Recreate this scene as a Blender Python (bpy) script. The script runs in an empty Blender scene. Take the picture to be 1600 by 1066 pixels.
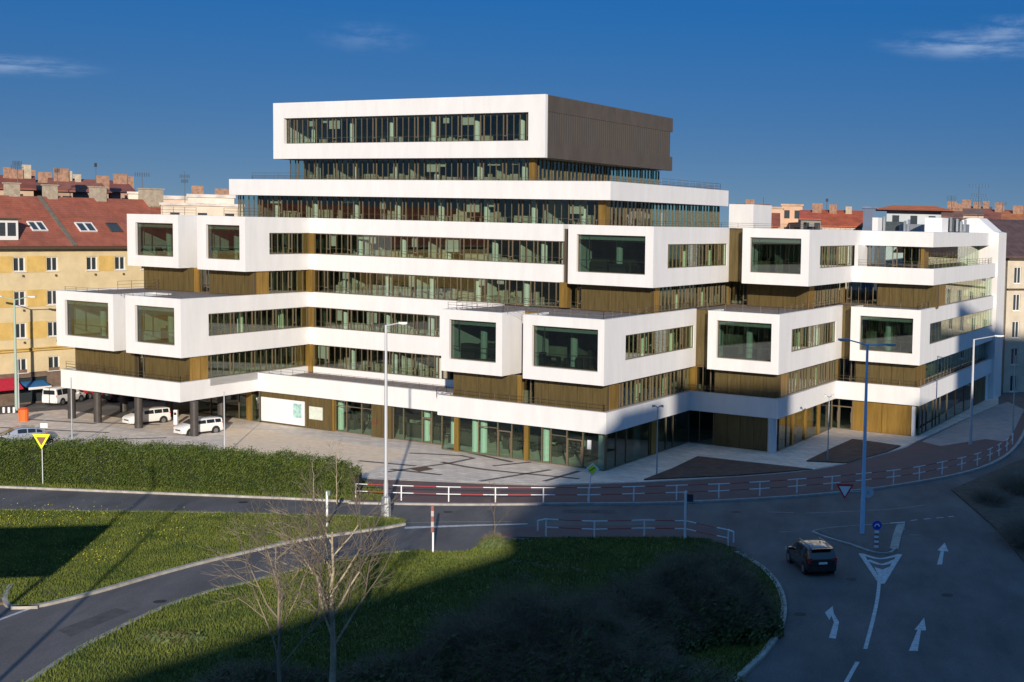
import bpy, bmesh, math, random
from mathutils import Vector, Matrix
R = math.radians
rnd = random.Random(7)
SC = bpy.context.scene
COL = SC.collection

# ------------------------------------------------------------------ camera
F, PX, PY, H = 2200.0, 1200.0, 533.0, 20.4
PI_, RO = R(4.7464375), R(1.30509865)
M = Matrix(((math.cos(RO), -math.sin(RO), 0), (math.sin(RO), math.cos(RO), 0), (0, 0, 1))) @ \
    Matrix(((1, 0, 0), (0, math.cos(PI_), -math.sin(PI_)), (0, math.sin(PI_), math.cos(PI_))))
cam = bpy.data.cameras.new("camera")
co = bpy.data.objects.new("camera", cam); COL.objects.link(co)
cam.sensor_fit = 'HORIZONTAL'; cam.sensor_width = 36.0
cam.lens = F / 1600 * 36
cam.shift_x = -(PX - 800) / 1600
cam.shift_y = (PY - 533) / 1600
cam.clip_start = 0.5; cam.clip_end = 6000
def w2(v): return Vector((v[0], v[2], -v[1]))
MT = M.transposed()
rx, ry, rz = w2(MT @ Vector((1, 0, 0))), w2(MT @ Vector((0, -1, 0))), w2(MT @ Vector((0, 0, -1)))
co.matrix_world = Matrix(((rx.x, ry.x, rz.x, 0), (rx.y, ry.y, rz.y, 0), (rx.z, ry.z, rz.z, H), (0, 0, 0, 1)))
SC.camera = co

# ------------------------------------------------------------------ light
SUN_AZ, SUN_EL = 168.5, 14.0
world = bpy.data.worlds.new("World"); SC.world = world; world.use_nodes = True
nt = world.node_tree; nt.nodes.clear()
N = lambda t, **k: _n(nt, t, k)
def _n(tree, t, k):
    n = tree.nodes.new(t)
    for a, v in k.items(): setattr(n, a, v)
    return n
wo = N('ShaderNodeOutputWorld'); bg = N('ShaderNodeBackground')
sky = N('ShaderNodeTexSky', sky_type='NISHITA', sun_disc=False)
sky.sun_elevation = R(SUN_EL); sky.sun_rotation = R(SUN_AZ)
sky.altitude = 1500; sky.air_density = 1.0; sky.dust_density = 0.15; sky.ozone_density = 3.0
tc = N('ShaderNodeTexCoord'); sx = N('ShaderNodeSeparateXYZ'); cx = N('ShaderNodeCombineXYZ')
mz = N('ShaderNodeMath', operation='MULTIPLY_ADD'); mz.inputs[1].default_value = 2.6; mz.inputs[2].default_value = 0.22
nt.links.new(tc.outputs['Generated'], sx.inputs[0])
nt.links.new(sx.outputs[0], cx.inputs[0]); nt.links.new(sx.outputs[1], cx.inputs[1])
nt.links.new(sx.outputs[2], mz.inputs[0]); nt.links.new(mz.outputs[0], cx.inputs[2])
nv = N('ShaderNodeVectorMath', operation='NORMALIZE')
nt.links.new(cx.outputs[0], nv.inputs[0]); nt.links.new(nv.outputs[0], sky.inputs[0])
SKY_STRENGTH = 0.15
bg.inputs[1].default_value = SKY_STRENGTH
# sky tint: greyer towards the horizon, deep blue above, brightened overhead as added fill light
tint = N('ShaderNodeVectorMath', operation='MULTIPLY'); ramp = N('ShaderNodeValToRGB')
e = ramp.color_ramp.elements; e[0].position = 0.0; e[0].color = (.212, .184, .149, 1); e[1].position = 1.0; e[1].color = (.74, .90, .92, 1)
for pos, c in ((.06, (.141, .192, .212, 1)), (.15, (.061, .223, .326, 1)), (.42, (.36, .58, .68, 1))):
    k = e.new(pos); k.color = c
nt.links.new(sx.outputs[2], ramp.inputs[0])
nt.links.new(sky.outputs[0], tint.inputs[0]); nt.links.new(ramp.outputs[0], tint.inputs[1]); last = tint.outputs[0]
# thin cirrus streaks: noise masked to soft patches of sky
def cloud(az, el, wa, we, amount, last):
    d = (math.sin(R(az)) * math.cos(R(el)), math.cos(R(az)) * math.cos(R(el)), math.sin(R(el)))
    sub = N('ShaderNodeVectorMath', operation='SUBTRACT'); sub.inputs[1].default_value = d
    nt.links.new(tc.outputs['Generated'], sub.inputs[0])
    rot = N('ShaderNodeMapping'); rot.inputs['Rotation'].default_value = (0, 0, R(az))
    nt.links.new(sub.outputs[0], rot.inputs[0])
    sc_ = N('ShaderNodeVectorMath', operation='DIVIDE'); sc_.inputs[1].default_value = (R(wa), 0.3, R(we))
    nt.links.new(rot.outputs[0], sc_.inputs[0])
    ln = N('ShaderNodeVectorMath', operation='LENGTH'); nt.links.new(sc_.outputs[0], ln.inputs[0])
    mr = N('ShaderNodeMapRange', interpolation_type='SMOOTHSTEP')
    mr.inputs[1].default_value = 1.0; mr.inputs[2].default_value = 0.0
    mr.inputs[3].default_value = 0.0; mr.inputs[4].default_value = 1.0
    nt.links.new(ln.outputs['Value'], mr.inputs[0])
    no = N('ShaderNodeTexNoise'); no.inputs['Scale'].default_value = 1.6; no.inputs['Detail'].default_value = 6
    no.inputs['Roughness'].default_value = 0.6
    nt.links.new(sc_.outputs[0], no.inputs[0])
    r2 = N('ShaderNodeMapRange', interpolation_type='SMOOTHSTEP'); r2.inputs[1].default_value = 0.36; r2.inputs[2].default_value = 0.68
    r2.inputs[4].default_value = amount
    nt.links.new(no.outputs['Fac'], r2.inputs[0])
    mu = N('ShaderNodeMath', operation='MULTIPLY'); nt.links.new(mr.outputs[0], mu.inputs[0]); nt.links.new(r2.outputs[0], mu.inputs[1])
    mx = N('ShaderNodeMix', data_type='RGBA'); mx.inputs['B'].default_value = (2.0, 2.3, 2.7, 1)
    nt.links.new(mu.outputs[0], mx.inputs['Factor']); nt.links.new(last, mx.inputs['A'])
    return mx.outputs['Result']
last = cloud(7.9, 8.6 - 1.35, 4.6, 0.75, 0.30, last)
last = cloud(9.4, 7.9, 2.2, 0.7, 0.16, last)
last = cloud(-16.0, 6.8, 2.6, 0.8, 0.08, last)
last = cloud(-28.0, 5.0, 3.4, 0.5, 0.22, last)
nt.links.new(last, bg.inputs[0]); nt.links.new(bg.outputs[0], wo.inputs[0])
sl = bpy.data.lights.new("sun", 'SUN'); sl.energy = 2.0; sl.angle = R(0.53); sl.color = (1.0, 0.90, 0.78)
so = bpy.data.objects.new("sun", sl); COL.objects.link(so)
sdir = Vector((math.sin(R(SUN_AZ)) * math.cos(R(SUN_EL)), math.cos(R(SUN_AZ)) * math.cos(R(SUN_EL)), math.sin(R(SUN_EL))))
so.rotation_euler = sdir.to_track_quat('Z', 'Y').to_euler()
so.location = (60, -200, 90)
SC.view_settings.view_transform = 'Standard'; SC.view_settings.look = 'None'
SC.view_settings.exposure = 1.5; SC.view_settings.gamma = 1.0
SC.view_settings.use_curve_mapping = False
SC.render.engine = 'CYCLES'
SC.cycles.max_bounces = 8; SC.cycles.transparent_max_bounces = 16
SC.cycles.use_denoising = True
SC.cycles.caustics_reflective = False; SC.cycles.caustics_refractive = False

# ------------------------------------------------------------------ survey helpers (place <-> photograph)
def ray(x, y):
    d = MT @ Vector(((x - PX) / F, (y - PY) / F, 1)); return w2(d)
def gp(x, y, z=0.0):
    """point of the horizontal plane z that the survey photograph shows at (x, y)"""
    d = ray(x, y); t = (z - H) / d.z; return Vector((d.x * t, d.y * t, z))
O0 = Vector((-12.885, 112.45))
DA = Vector((-0.86511159, 0.50157945)); DB = Vector((0.34524004, 0.93851442))
def W(a, b, z=0.0):
    p = O0 + DA * a + DB * b; return Vector((p.x, p.y, z))
def proj(X):
    v = M @ Vector((X[0], -(X[2] - H), X[1])); return F * v.x / v.z + PX, F * v.y / v.z + PY
def a_of(px, b, z):
    a = 0.0
    for _ in range(12):
        x0 = proj(W(a, b, z))[0]; x1 = proj(W(a + .1, b, z))[0]; a += (px - x0) / (x1 - x0) * .1
    return a
def b_of(px, a, z):
    b = 20.0
    for _ in range(20):
        x0 = proj(W(a, b, z))[0]; x1 = proj(W(a, b + .1, z))[0]; b += max(-15, min(15, (px - x0) / (x1 - x0) * .1))
    return b

# ------------------------------------------------------------------ materials
MATS = {}
def mat(name, col, rough=0.7, metal=0.0, var=0.0, scale=3.0, bump=0.0, bscale=40.0, col2=None, spec=None, coat=0.0, streak=None):
    if name in MATS: return MATS[name]
    m = bpy.data.materials.new(name); m.use_nodes = True; t = m.node_tree
    b = t.nodes['Principled BSDF']; b.inputs['Roughness'].default_value = rough; b.inputs['Metallic'].default_value = metal
    if spec is not None: b.inputs['Specular IOR Level'].default_value = spec
    if coat: b.inputs['Coat Weight'].default_value = coat
    c = tuple(col) + (1,)
    if var or col2:
        tcn = _n(t, 'ShaderNodeTexCoord', {}); no = _n(t, 'ShaderNodeTexNoise', {})
        no.inputs['Scale'].default_value = scale; no.inputs['Detail'].default_value = 8; no.inputs['Roughness'].default_value = 0.65
        src = tcn.outputs['Object']
        if streak:
            mp = _n(t, 'ShaderNodeMapping', {}); mp.inputs['Scale'].default_value = streak
            t.links.new(src, mp.inputs[0]); src = mp.outputs[0]
        t.links.new(src, no.inputs[0])
        mx = _n(t, 'ShaderNodeMix', {'data_type': 'RGBA'})
        c2 = tuple(col2) + (1,) if col2 else tuple(x * (1 + var) for x in col) + (1,)
        c1 = c if col2 else tuple(x * (1 - var) for x in col) + (1,)
        mx.inputs['A'].default_value = c1; mx.inputs['B'].default_value = c2
        mr = _n(t, 'ShaderNodeMapRange', {}); mr.inputs[1].default_value = .35; mr.inputs[2].default_value = .65
        t.links.new(no.outputs['Fac'], mr.inputs[0]); t.links.new(mr.outputs[0], mx.inputs['Factor'])
        t.links.new(mx.outputs['Result'], b.inputs['Base Color'])
    else:
        b.inputs['Base Color'].default_value = c
    if bump:
        tcn = _n(t, 'ShaderNodeTexCoord', {}); no = _n(t, 'ShaderNodeTexNoise', {})
        no.inputs['Scale'].default_value = bscale; no.inputs['Detail'].default_value = 6
        t.links.new(tcn.outputs['Object'], no.inputs[0])
        bp = _n(t, 'ShaderNodeBump', {}); bp.inputs['Strength'].default_value = bump; bp.inputs['Distance'].default_value = 0.05
        t.links.new(no.outputs['Fac'], bp.inputs['Height']); t.links.new(bp.outputs[0], b.inputs['Normal'])
    MATS[name] = m; return m
def glass(name, tint, ior=1.5, rough=0.01, refl=(1, 1, 1)):
    if name in MATS: return MATS[name]
    m = bpy.data.materials.new(name); m.use_nodes = True; t = m.node_tree; t.nodes.clear()
    o = _n(t, 'ShaderNodeOutputMaterial', {}); mx = _n(t, 'ShaderNodeMixShader', {})
    tr = _n(t, 'ShaderNodeBsdfTransparent', {}); gl = _n(t, 'ShaderNodeBsdfGlossy', {})
    lw = _n(t, 'ShaderNodeLayerWeight', {}); lw.inputs['Blend'].default_value = .5
    pw = _n(t, 'ShaderNodeMath', {'operation': 'POWER'}); pw.inputs[1].default_value = 4.0; t.links.new(lw.outputs['Facing'], pw.inputs[0])
    fr = _n(t, 'ShaderNodeMath', {'operation': 'MULTIPLY_ADD'}); fr.inputs[1].default_value = .8; fr.inputs[2].default_value = ((ior - 1) / (ior + 1)) ** 2
    t.links.new(pw.outputs[0], fr.inputs[0])
    tr.inputs[0].default_value = tuple(tint) + (1,); gl.inputs[0].default_value = tuple(refl) + (1,); gl.inputs['Roughness'].default_value = rough
    t.links.new(fr.outputs[0], mx.inputs[0]); t.links.new(tr.outputs[0], mx.inputs[1]); t.links.new(gl.outputs[0], mx.inputs[2])
    t.links.new(mx.outputs[0], o.inputs[0]); MATS[name] = m; return m
WHITE = mat('white render', (.72, .705, .68), .75, var=.045, scale=.9, bump=.12, bscale=60, streak=(1, 1, .22))
WHITE2 = mat('white reveal', (.72, .71, .69), .75)
BRONZE = mat('bronze mullion', (.21, .16, .10), .45, .35)
BRONZE_D = mat('dark bronze', (.10, .075, .05), .5, .3)
GOLD = mat('golden bronze cladding', (.36, .215, .05), .42, .55, var=.22, scale=1.2, streak=(2, 2, .25))
CLAD = mat('perforated bronze panel', (.125, .090, .032), .5, .3, var=.22, scale=1.6, streak=(3, 3, .3), bump=.25, bscale=55)
CLAD_G = mat('perforated grey brown panel', (.105, .085, .065), .6, .2, var=.12, scale=.8, streak=(1, 1, .5), bump=.2, bscale=50)
CLAD_G2 = mat('grey brown mesh', (.085, .078, .07), .65, .2, var=.08, scale=2.0, streak=(4, 4, .2))
GLASS = glass('green office glass', (.82, .885, .83), 1.62)
GLASS_B = glass('side office glass', (.82, .92, .80), 1.6)
GLASS_P = glass('picture window glass', (.56, .665, .61), 1.75)
GLASS_S = glass('shop glass', (.78, .90, .83), 1.5)
CEIL = mat('ceiling', (.45, .44, .40), .9)
FLOOR = mat('office carpet', (.22, .19, .15), .9, var=.2, scale=.5)
COLM = mat('interior column', (.55, .58, .53), .8)
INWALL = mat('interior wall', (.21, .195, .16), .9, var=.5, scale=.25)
DESK = mat('office furniture', (.38, .34, .26), .6)
DESKD = mat('dark office furniture', (.06, .05, .04), .6)
PAVER = mat('roof pavers', (.20, .17, .15), .9, var=.3, scale=2.5, bump=.2, bscale=8)
CONC = mat('kerb concrete', (.33, .31, .28), .9, var=.2, scale=2.0, bump=.2, bscale=30)
STEEL = mat('galvanised steel', (.42, .44, .45), .45, .6, var=.08, scale=4)
WPAINT = mat('white paint', (.75, .75, .74), .45)
RPAINT = mat('red paint', (.36, .045, .04), .45)
BLACK = mat('black rubber', (.015, .015, .016), .8)
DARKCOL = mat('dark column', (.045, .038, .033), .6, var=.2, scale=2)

# ------------------------------------------------------------------ mesh helpers
class MB:
    def __init__(s): s.v = []; s.f = []; s.mi = []; s.m = 0
    def quad(s, *p):
        n = len(s.v); s.v += [tuple(q) for q in p]; s.f.append(tuple(range(n, n + len(p)))); s.mi.append(s.m)
    def hexa(s, p):
        """8 corners: 4 bottom, 4 top, same order"""
        n = len(s.v); s.v += [tuple(q) for q in p]
        for f in ((0, 3, 2, 1), (4, 5, 6, 7), (0, 1, 5, 4), (1, 2, 6, 5), (2, 3, 7, 6), (3, 0, 4, 7)):
            s.f.append(tuple(n + i for i in f)); s.mi.append(s.m)
    def ab(s, a0, a1, b0, b1, z0, z1):
        s.hexa([W(a0, b0, z0), W(a0, b1, z0), W(a1, b1, z0), W(a1, b0, z0), W(a0, b0, z1), W(a0, b1, z1), W(a1, b1, z1), W(a1, b0, z1)])
    def box(s, c, d, T=None):
        x, y, z = c; a, b, h = d[0] / 2, d[1] / 2, d[2] / 2
        p = [Vector((x + i * a, y + j * b, z + k * h)) for k in (-1, 1) for i, j in ((-1, -1), (1, -1), (1, 1), (-1, 1))]
        if T is not None: p = [T @ q for q in p]
        s.hexa(p)
    def prism(s, poly, z0, z1):
        n = len(poly); k = len(s.v)
        if sum(poly[i][0] * poly[(i + 1) % n][1] - poly[(i + 1) % n][0] * poly[i][1] for i in range(n)) < 0: poly = poly[::-1]
        s.v += [(p[0], p[1], z0) for p in poly] + [(p[0], p[1], z1) for p in poly]
        s.f.append(tuple(k + n + i for i in range(n))); s.f.append(tuple(k + n - 1 - i for i in range(n))); s.mi += [s.m, s.m]
        for i in range(n):
            j = (i + 1) % n; s.f.append((k + i, k + j, k + n + j, k + n + i)); s.mi.append(s.m)
    def tube(s, p0, p1, r0, r1=None, n=8, cap=True):
        if r1 is None: r1 = r0
        p0 = Vector(p0); p1 = Vector(p1); d = (p1 - p0)
        if d.length < 1e-6: return
        d.normalize(); u = d.orthogonal().normalized(); w = d.cross(u); k = len(s.v)
        for p, r in ((p0, r0), (p1, r1)):
            for i in range(n):
                t = 2 * math.pi * i / n; s.v.append(tuple(p + (u * math.cos(t) + w * math.sin(t)) * r))
        for i in range(n):
            j = (i + 1) % n; s.f.append((k + i, k + j, k + n + j, k + n + i)); s.mi.append(s.m)
        if cap:
            s.f.append(tuple(k + n - 1 - i for i in range(n))); s.f.append(tuple(k + n + i for i in range(n))); s.mi += [s.m, s.m]
    def poly(s, pts): s.quad(*pts)
    def build(s, name, mats, parent=None, smooth=False, kind=None, label=None):
        me = bpy.data.meshes.new(name); 
        org = Vector((0, 0, 0))
        if parent is not None and parent.get('_w') is not None:
            org = Vector(parent['_w'])
        me.from_pydata([(x - org.x, y - org.y, z - org.z) for x, y, z in s.v], [], s.f)
        if not isinstance(mats, (list, tuple)): mats = [mats]
        for m in mats: me.materials.append(m)
        if len(mats) > 1: me.polygons.foreach_set('material_index', s.mi)
        if smooth: me.polygons.foreach_set('use_smooth', [True] * len(me.polygons))
        me.validate(); me.update()
        o = bpy.data.objects.new(name, me); COL.objects.link(o)
        if parent is not None:
            o.parent = parent
            if parent.get('_w') is None: pass
        if parent is not None and parent.get('_w') is not None: o['_w'] = tuple(org)
        if kind: o['kind'] = kind
        if label: o['label'] = label
        return o
def tag(o, label, cat, group=None, kind=None):
    o['label'] = label; o['category'] = cat
    if group: o['group'] = group
    if kind: o['kind'] = kind
    return o
def thing(name, loc, label, cat, group=None, rz=0.0, local=False):
    """Empty at a thing's base; meshes built in world coordinates are shifted to it unless local"""
    o = bpy.data.objects.new(name, None); COL.objects.link(o); o.location = loc; o.rotation_euler = (0, 0, rz)
    o.empty_display_size = .3
    if not local: o['_w'] = tuple(loc)
    return tag(o, label, cat, group)
def dup(o, parent=None, loc=None, rz=None, label=None):
    c = o.copy(); COL.objects.link(c)
    if parent is not None: c.parent = parent
    if loc is not None: c.location = loc
    if rz is not None: c.rotation_euler = (0, 0, rz)
    if label: c['label'] = label
    for ch in o.children: dup(ch, c)
    return c
def struct(o): o['kind'] = 'structure'; return o

# ================================================================== GROUND
MB_ = MB
asph = mat('asphalt', (.105, .095, .088), .85, var=.30, scale=.35, bump=.25, bscale=25, streak=(1, .35, 1))
# asphalt: add fine grain and lane-length wear
t = asph.node_tree; bs = t.nodes['Principled BSDF']
src = bs.inputs['Base Color'].links[0].from_socket
tcn = _n(t, 'ShaderNodeTexCoord', {}); n2 = _n(t, 'ShaderNodeTexNoise', {}); n2.inputs['Scale'].default_value = 9; n2.inputs['Detail'].default_value = 8
t.links.new(tcn.outputs['Object'], n2.inputs[0])
mr = _n(t, 'ShaderNodeMapRange', {}); mr.inputs[1].default_value = .3; mr.inputs[2].default_value = .7; mr.inputs[3].default_value = .8; mr.inputs[4].default_value = 1.2
t.links.new(n2.outputs['Fac'], mr.inputs[0])
vm = _n(t, 'ShaderNodeVectorMath', {'operation': 'MULTIPLY'}); t.links.new(src, vm.inputs[0]); t.links.new(mr.outputs[0], vm.inputs[1]); t.links.new(vm.outputs[0], bs.inputs['Base Color'])

g = MB(); g.quad((-2500, -600, -.06), (2500, -600, -.06), (2500, 4000, -.06), (-2500, 4000, -.06))
struct(g.build('ground', mat('city ground', (.12, .11, .09), .95, var=.3, scale=.02)))
g = MB(); g.quad((-220, 4, 0), (160, 4, 0), (160, 330, 0), (-220, 330, 0))
struct(g.build('road', asph))
def pxpoly(pts, z=0.0): return [gp(x, y, z) for x, y in pts]
def smoothpts(pts, n=4, closed=False):
    """Catmull-Rom through pixel points"""
    out = []; L = len(pts)
    for i in range(L if closed else L - 1):
        g_ = (lambda k: pts[k % L]) if closed else (lambda k: pts[max(0, min(L - 1, k))])
        p0, p1, p2, p3 = g_(i - 1), g_(i), g_(i + 1), g_(i + 2)
        for k in range(n):
            t = k / n
            out.append(tuple(.5 * ((2 * b) + (-a + c) * t + (2 * a - 5 * b + 4 * c - d) * t * t + (-a + 3 * b - 3 * c + d) * t ** 3) for a, b, c, d in zip(p0, p1, p2, p3)))
    if not closed: out.append(pts[-1])
    return out
def slab(name, pts, z0, z1, m, label=None):
    b = MB(); b.prism([(p.x, p.y) for p in pxpoly(pts, z1)], z0, z1); return struct(b.build(name, m))
def strip(name, pts, wid, z0, z1, m, n=4, smooth=True, side=0.0):
    """ribbon of solid kerb along a pixel line"""
    P = pxpoly(smoothpts(pts, n) if smooth else pts, z1); b = MB(); L = []
    for i, p in enumerate(P):
        d = (P[min(i + 1, len(P) - 1)] - P[max(i - 1, 0)]); d.z = 0; d.normalize(); nn = Vector((-d.y, d.x, 0))
        L.append((p + nn * wid * (side - .5), p + nn * wid * (side + .5)))
    for (a, b_), (c, d) in zip(L[:-1], L[1:]):
        lo = lambda q: Vector((q.x, q.y, z0))
        b.hexa([lo(a), lo(c), lo(d), lo(b_), a, c, d, b_])
    return b.build(name, m)

# plaza paving with dark setts in bands
pv = mat('plaza paving', (.70, .60, .48), .85, var=.1, scale=.5, bump=.15, bscale=12)
t = pv.node_tree; bs = t.nodes['Principled BSDF']; src = bs.inputs['Base Color'].links[0].from_socket
tcn = _n(t, 'ShaderNodeTexCoord', {}); mp = _n(t, 'ShaderNodeMapping', {}); mp.inputs['Rotation'].default_value = (0, 0, R(30)); t.links.new(tcn.outputs['Object'], mp.inputs[0])
bk = _n(t, 'ShaderNodeTexBrick', {}); bk.inputs['Scale'].default_value = 1.0; bk.inputs['Brick Width'].default_value = 1.2; bk.inputs['Row Height'].default_value = .6
bk.inputs['Color1'].default_value = (1.04, 1.04, 1.04, 1); bk.inputs['Color2'].default_value = (.84, .84, .86, 1); bk.inputs['Mortar'].default_value = (.6, .58, .56, 1); bk.inputs['Mortar Size'].default_value = .03
t.links.new(mp.outputs[0], bk.inputs[0])
vm = _n(t, 'ShaderNodeVectorMath', {'operation': 'MULTIPLY'}); t.links.new(src, vm.inputs[0]); t.links.new(bk.outputs[0], vm.inputs[1]); t.links.new(vm.outputs[0], bs.inputs['Base Color'])
plaza_front = [(1425, 693), (1405, 702), (1330, 722), (1265, 734), (1150, 744), (1000, 753), (850, 757), (700, 752), (560, 746)]
slab('plaza', [(-160, 745), (-160, 660), (100, 640), (200, 655), (360, 640), (700, 655), (1000, 660), (1330, 630), (1560, 590), (1560, 632), (1500, 658)] + plaza_front + [(430, 738), (240, 732)], -.05, .12, pv)
slab('forecourt', [(352, 700), (352, 668), (410, 672), (520, 688), (640, 706), (560, 745), (420, 735), (352, 725)], .1, .124, mat('sandy paving', (.74, .58, .40), .85, var=.1, scale=1.5, bump=.1))
foot_m = mat('red footway asphalt', (.15, .078, .065), .9, var=.35, scale=.5, bump=.2, bscale=20, col2=(.10, .075, .068))
kerb_line = [(545, 784), (700, 786.5), (850, 786), (1000, 785), (1100, 782), (1230, 775), (1330, 766), (1400, 757), (1500, 739), (1560, 718), (1592, 690), (1610, 650)]
slab('footway', [(545, 750)] + kerb_line + [(1575, 636), (1500, 660), (1440, 690)] + [(x, y + .3) for x, y in plaza_front], -.05, .116, foot_m)
struct(strip('kerb', kerb_line, .3, -.05, .14, CONC))
struct(strip('kerb_edging', [(1425, 693), (1405, 702), (1330, 722), (1265, 734.5), (1150, 744.5), (1000, 753.5), (850, 757.5), (700, 752.5), (560, 746.5)], .25, .0, .15, CONC))
slab('pavement', [(1440, 690), (1500, 660), (1556, 634), (1575, 628), (1600, 640), (1585, 672), (1570, 690), (1540, 686), (1470, 697)], -.04, .13, mat('blue grey pavement', (.30, .28, .26), .9, var=.15, scale=.6, bump=.2))
# planting beds
soil = mat('bare soil', (.085, .05, .034), .95, var=.35, scale=1.2, bump=.6, bscale=6)
b_ = MB(); b_.prism([(p.x, p.y) for p in pxpoly([(1006, 749), (1050, 732), (1090, 713), (1170, 722), (1270, 733), (1150, 742.5)], .2)], .1, .22); struct(b_.build('soil_bed', soil))
b_ = MB(); b_.prism([(p.x, p.y) for p in pxpoly([(1260, 720), (1300, 700), (1332, 686), (1370, 691), (1407, 696.5), (1385, 706), (1325, 723)], .2)], .1, .22); struct(b_.build('soil_bed', soil))
# dark setts bands on the plaza
dk = mat('dark setts', (.10, .085, .075), .9, var=.3, scale=4, bump=.3)
for pts in ([(690, 722), (760, 734), (905, 748)], [(640, 708), (740, 716), (600, 738)], [(860, 734), (750, 752)], [(700, 700), (800, 722)], [(770, 728), (830, 722)], [(560, 720), (650, 728)],
            [(0, 668), (170, 676)], [(60, 690), (260, 684)], [(120, 700), (300, 696), (330, 720)], [(150, 660), (250, 664)], [(40, 655), (150, 662)], [(220, 712), (340, 704)], [(610, 733), (690, 742)], [(905, 736), (850, 752)]):
    struct(strip('paving_band', pts, .45, .11, .129, dk, 3))
b_ = MB(); b_.prism([(p.x, p.y) for p in pxpoly([(638, 732), (665, 729), (678, 733), (655, 737)], .13)], .1, .131); struct(b_.build('manhole_cover', mat('rusty iron', (.10, .05, .02), .8, var=.3, scale=5)))

# grass islands
def terrain(name, pts, m, z=.1, hump=0.0, step=1.2, smooth=True):
    P = [(p.x, p.y) for p in pxpoly(smoothpts(pts, 4, True) if smooth else pts, z)]
    bm = bmesh.new(); vs = [bm.verts.new((x, y, z)) for x, y in P]
    n = len(vs)
    inner = []
    f = bm.faces.new(vs); 
    if f.normal.z < 0: f.normal_flip()
    r = bmesh.ops.extrude_face_region(bm, geom=[f]); 
    bm.normal_update()
    for v in [g for g in r['geom'] if isinstance(g, bmesh.types.BMVert)]: v.co.z = -.1
    bmesh.ops.recalc_face_normals(bm, faces=bm.faces)
    me = bpy.data.meshes.new(name); bm.to_mesh(me); bm.free(); me.materials.append(m)
    o = bpy.data.objects.new(name, me); COL.objects.link(o); return o, P
lawn = mat('lawn soil and grass', (.05, .070, .006), .95, col2=(.13, .135, .020), scale=.35, bump=.7, bscale=9)
isl1 = [(-60, 796), (0, 796), (150, 798), (300, 800), (450, 803), (560, 806), (625, 810), (632, 817), (600, 823), (530, 833), (460, 843.5), (400, 857), (330, 873), (250, 894), (170, 917), (110, 933), (55, 945), (18, 947), (4, 936), (-60, 930)]
isl2 = [(-20, 1100), (45, 1064), (95, 1030), (150, 998), (250, 950), (330, 922), (380, 911), (450, 892), (560, 868), (640, 860), (720, 862), (770, 848), (860, 841), (1000, 840), (1100, 842), (1150, 861), (1190, 885), (1216, 915), (1225, 950), (1216, 985), (1190, 1022), (1150, 1060), (1100, 1110), (600, 1200)]
o1, P1 = terrain('grass_verge', isl1, lawn); struct(o1)
o2, P2 = terrain('grass_island', isl2, lawn); struct(o2)
verge = [(-120, 753), (0, 759), (150, 765), (300, 771), (450, 777), (548, 782), (600, 783), (600, 768), (560, 748), (430, 742), (240, 736), (0, 728), (-120, 726)]
o3, P3 = terrain('grass_verge', verge, lawn, smooth=False); struct(o3)
kl = mat('pale kerb stone', (.36, .33, .28), .9, var=.25, scale=1.5, bump=.2)
struct(strip('kerb', isl1[7:-2], .28, -.02, .15, kl)); struct(strip('kerb', isl1[0:7], .22, -.02, .13, kl))
struct(strip('kerb', [(-20, 1100)] + isl2[1:10], .28, -.02, .15, kl)); struct(strip('kerb', isl2[15:23], .32, -.02, .15, kl))
struct(strip('kerb', [(-120, 754)] + verge[1:6], .25, -.02, .15, kl))
struct(strip('kerb', [(17, 912), (8, 930), (10, 941), (22, 946), (60, 946)], .25, -.02, .15, kl))
dirt = mat('bare earth', (.15, .11, .075), .95, var=.25, scale=2, bump=.3)
slab('path', [(-70, 905), (0, 912), (16, 914), (8, 928), (8, 941), (-70, 952)], -.02, .12, dirt)
struct(strip('path', [(700, 868), (745, 870), (800, 876), (860, 884), (925, 892)], .45, .09, .108, dirt))
b_ = MB(); b_.prism([(p.x, p.y) for p in pxpoly([(70, 920), (110, 913), (120, 918), (80, 932), (64, 930)], .12)], .09, .106); struct(b_.build('path', dirt))
slab('shrub_bed', [(1486, 764), (1520, 750), (1570, 728), (1640, 700), (1800, 760), (1800, 960), (1640, 905), (1600, 876), (1560, 828), (1512, 786)], -.02, .11, mat('leaf litter', (.075, .060, .042), .95, var=.4, scale=2.5, bump=.5, bscale=8))
# footway on the grass island, red like the other
slab('footway', [(770, 838), (800, 826), (850, 821), (1080, 820), (1118, 826), (1150, 856), (1100, 841), (1000, 839), (860, 840)], -.02, .06, foot_m)

# ------------------------------------------------------------------ road markings
MK = mat('road marking paint', (.34, .34, .33), .8, col2=(.62, .62, .60), scale=4)
mk2 = mat('worn road marking', (.22, .21, .20), .8, var=.3, scale=3)
def mark(pts, wid=.14, z=.004, m=None, smooth=False): 
    P = pxpoly(smoothpts(pts, 4) if smooth else pts, z); b = MB(); L = []
    for i, p in enumerate(P):
        d = (P[min(i + 1, len(P) - 1)] - P[max(i - 1, 0)]); d.z = 0; d.normalize(); nn = Vector((-d.y, d.x, 0)); L.append((p - nn * wid / 2, p + nn * wid / 2))
    for (a, c), (d, e) in zip(L[:-1], L[1:]): b.quad(a, d, e, c)
    return struct(b.build('road_marking', m or MK))
def markpoly(pts, z=.004, m=None):
    b = MB(); b.quad(*pxpoly(pts, z)); return struct(b.build('road_marking', m or MK))
mark([(-40, 985), (0, 968), (60, 946)], .22)
markpoly([(632, 826.3), (632, 823.3), (740, 819.8), (825, 818), (825, 819.3), (740, 822)])
mark([(635, 817), (700, 815.4), (800, 815.4)], .16, m=mk2)
mark([(1374, 906), (1371, 935), (1364, 968), (1352, 1014)], .2, smooth=True); mark([(1340, 1034), (1321, 1068)], .2)
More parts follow.
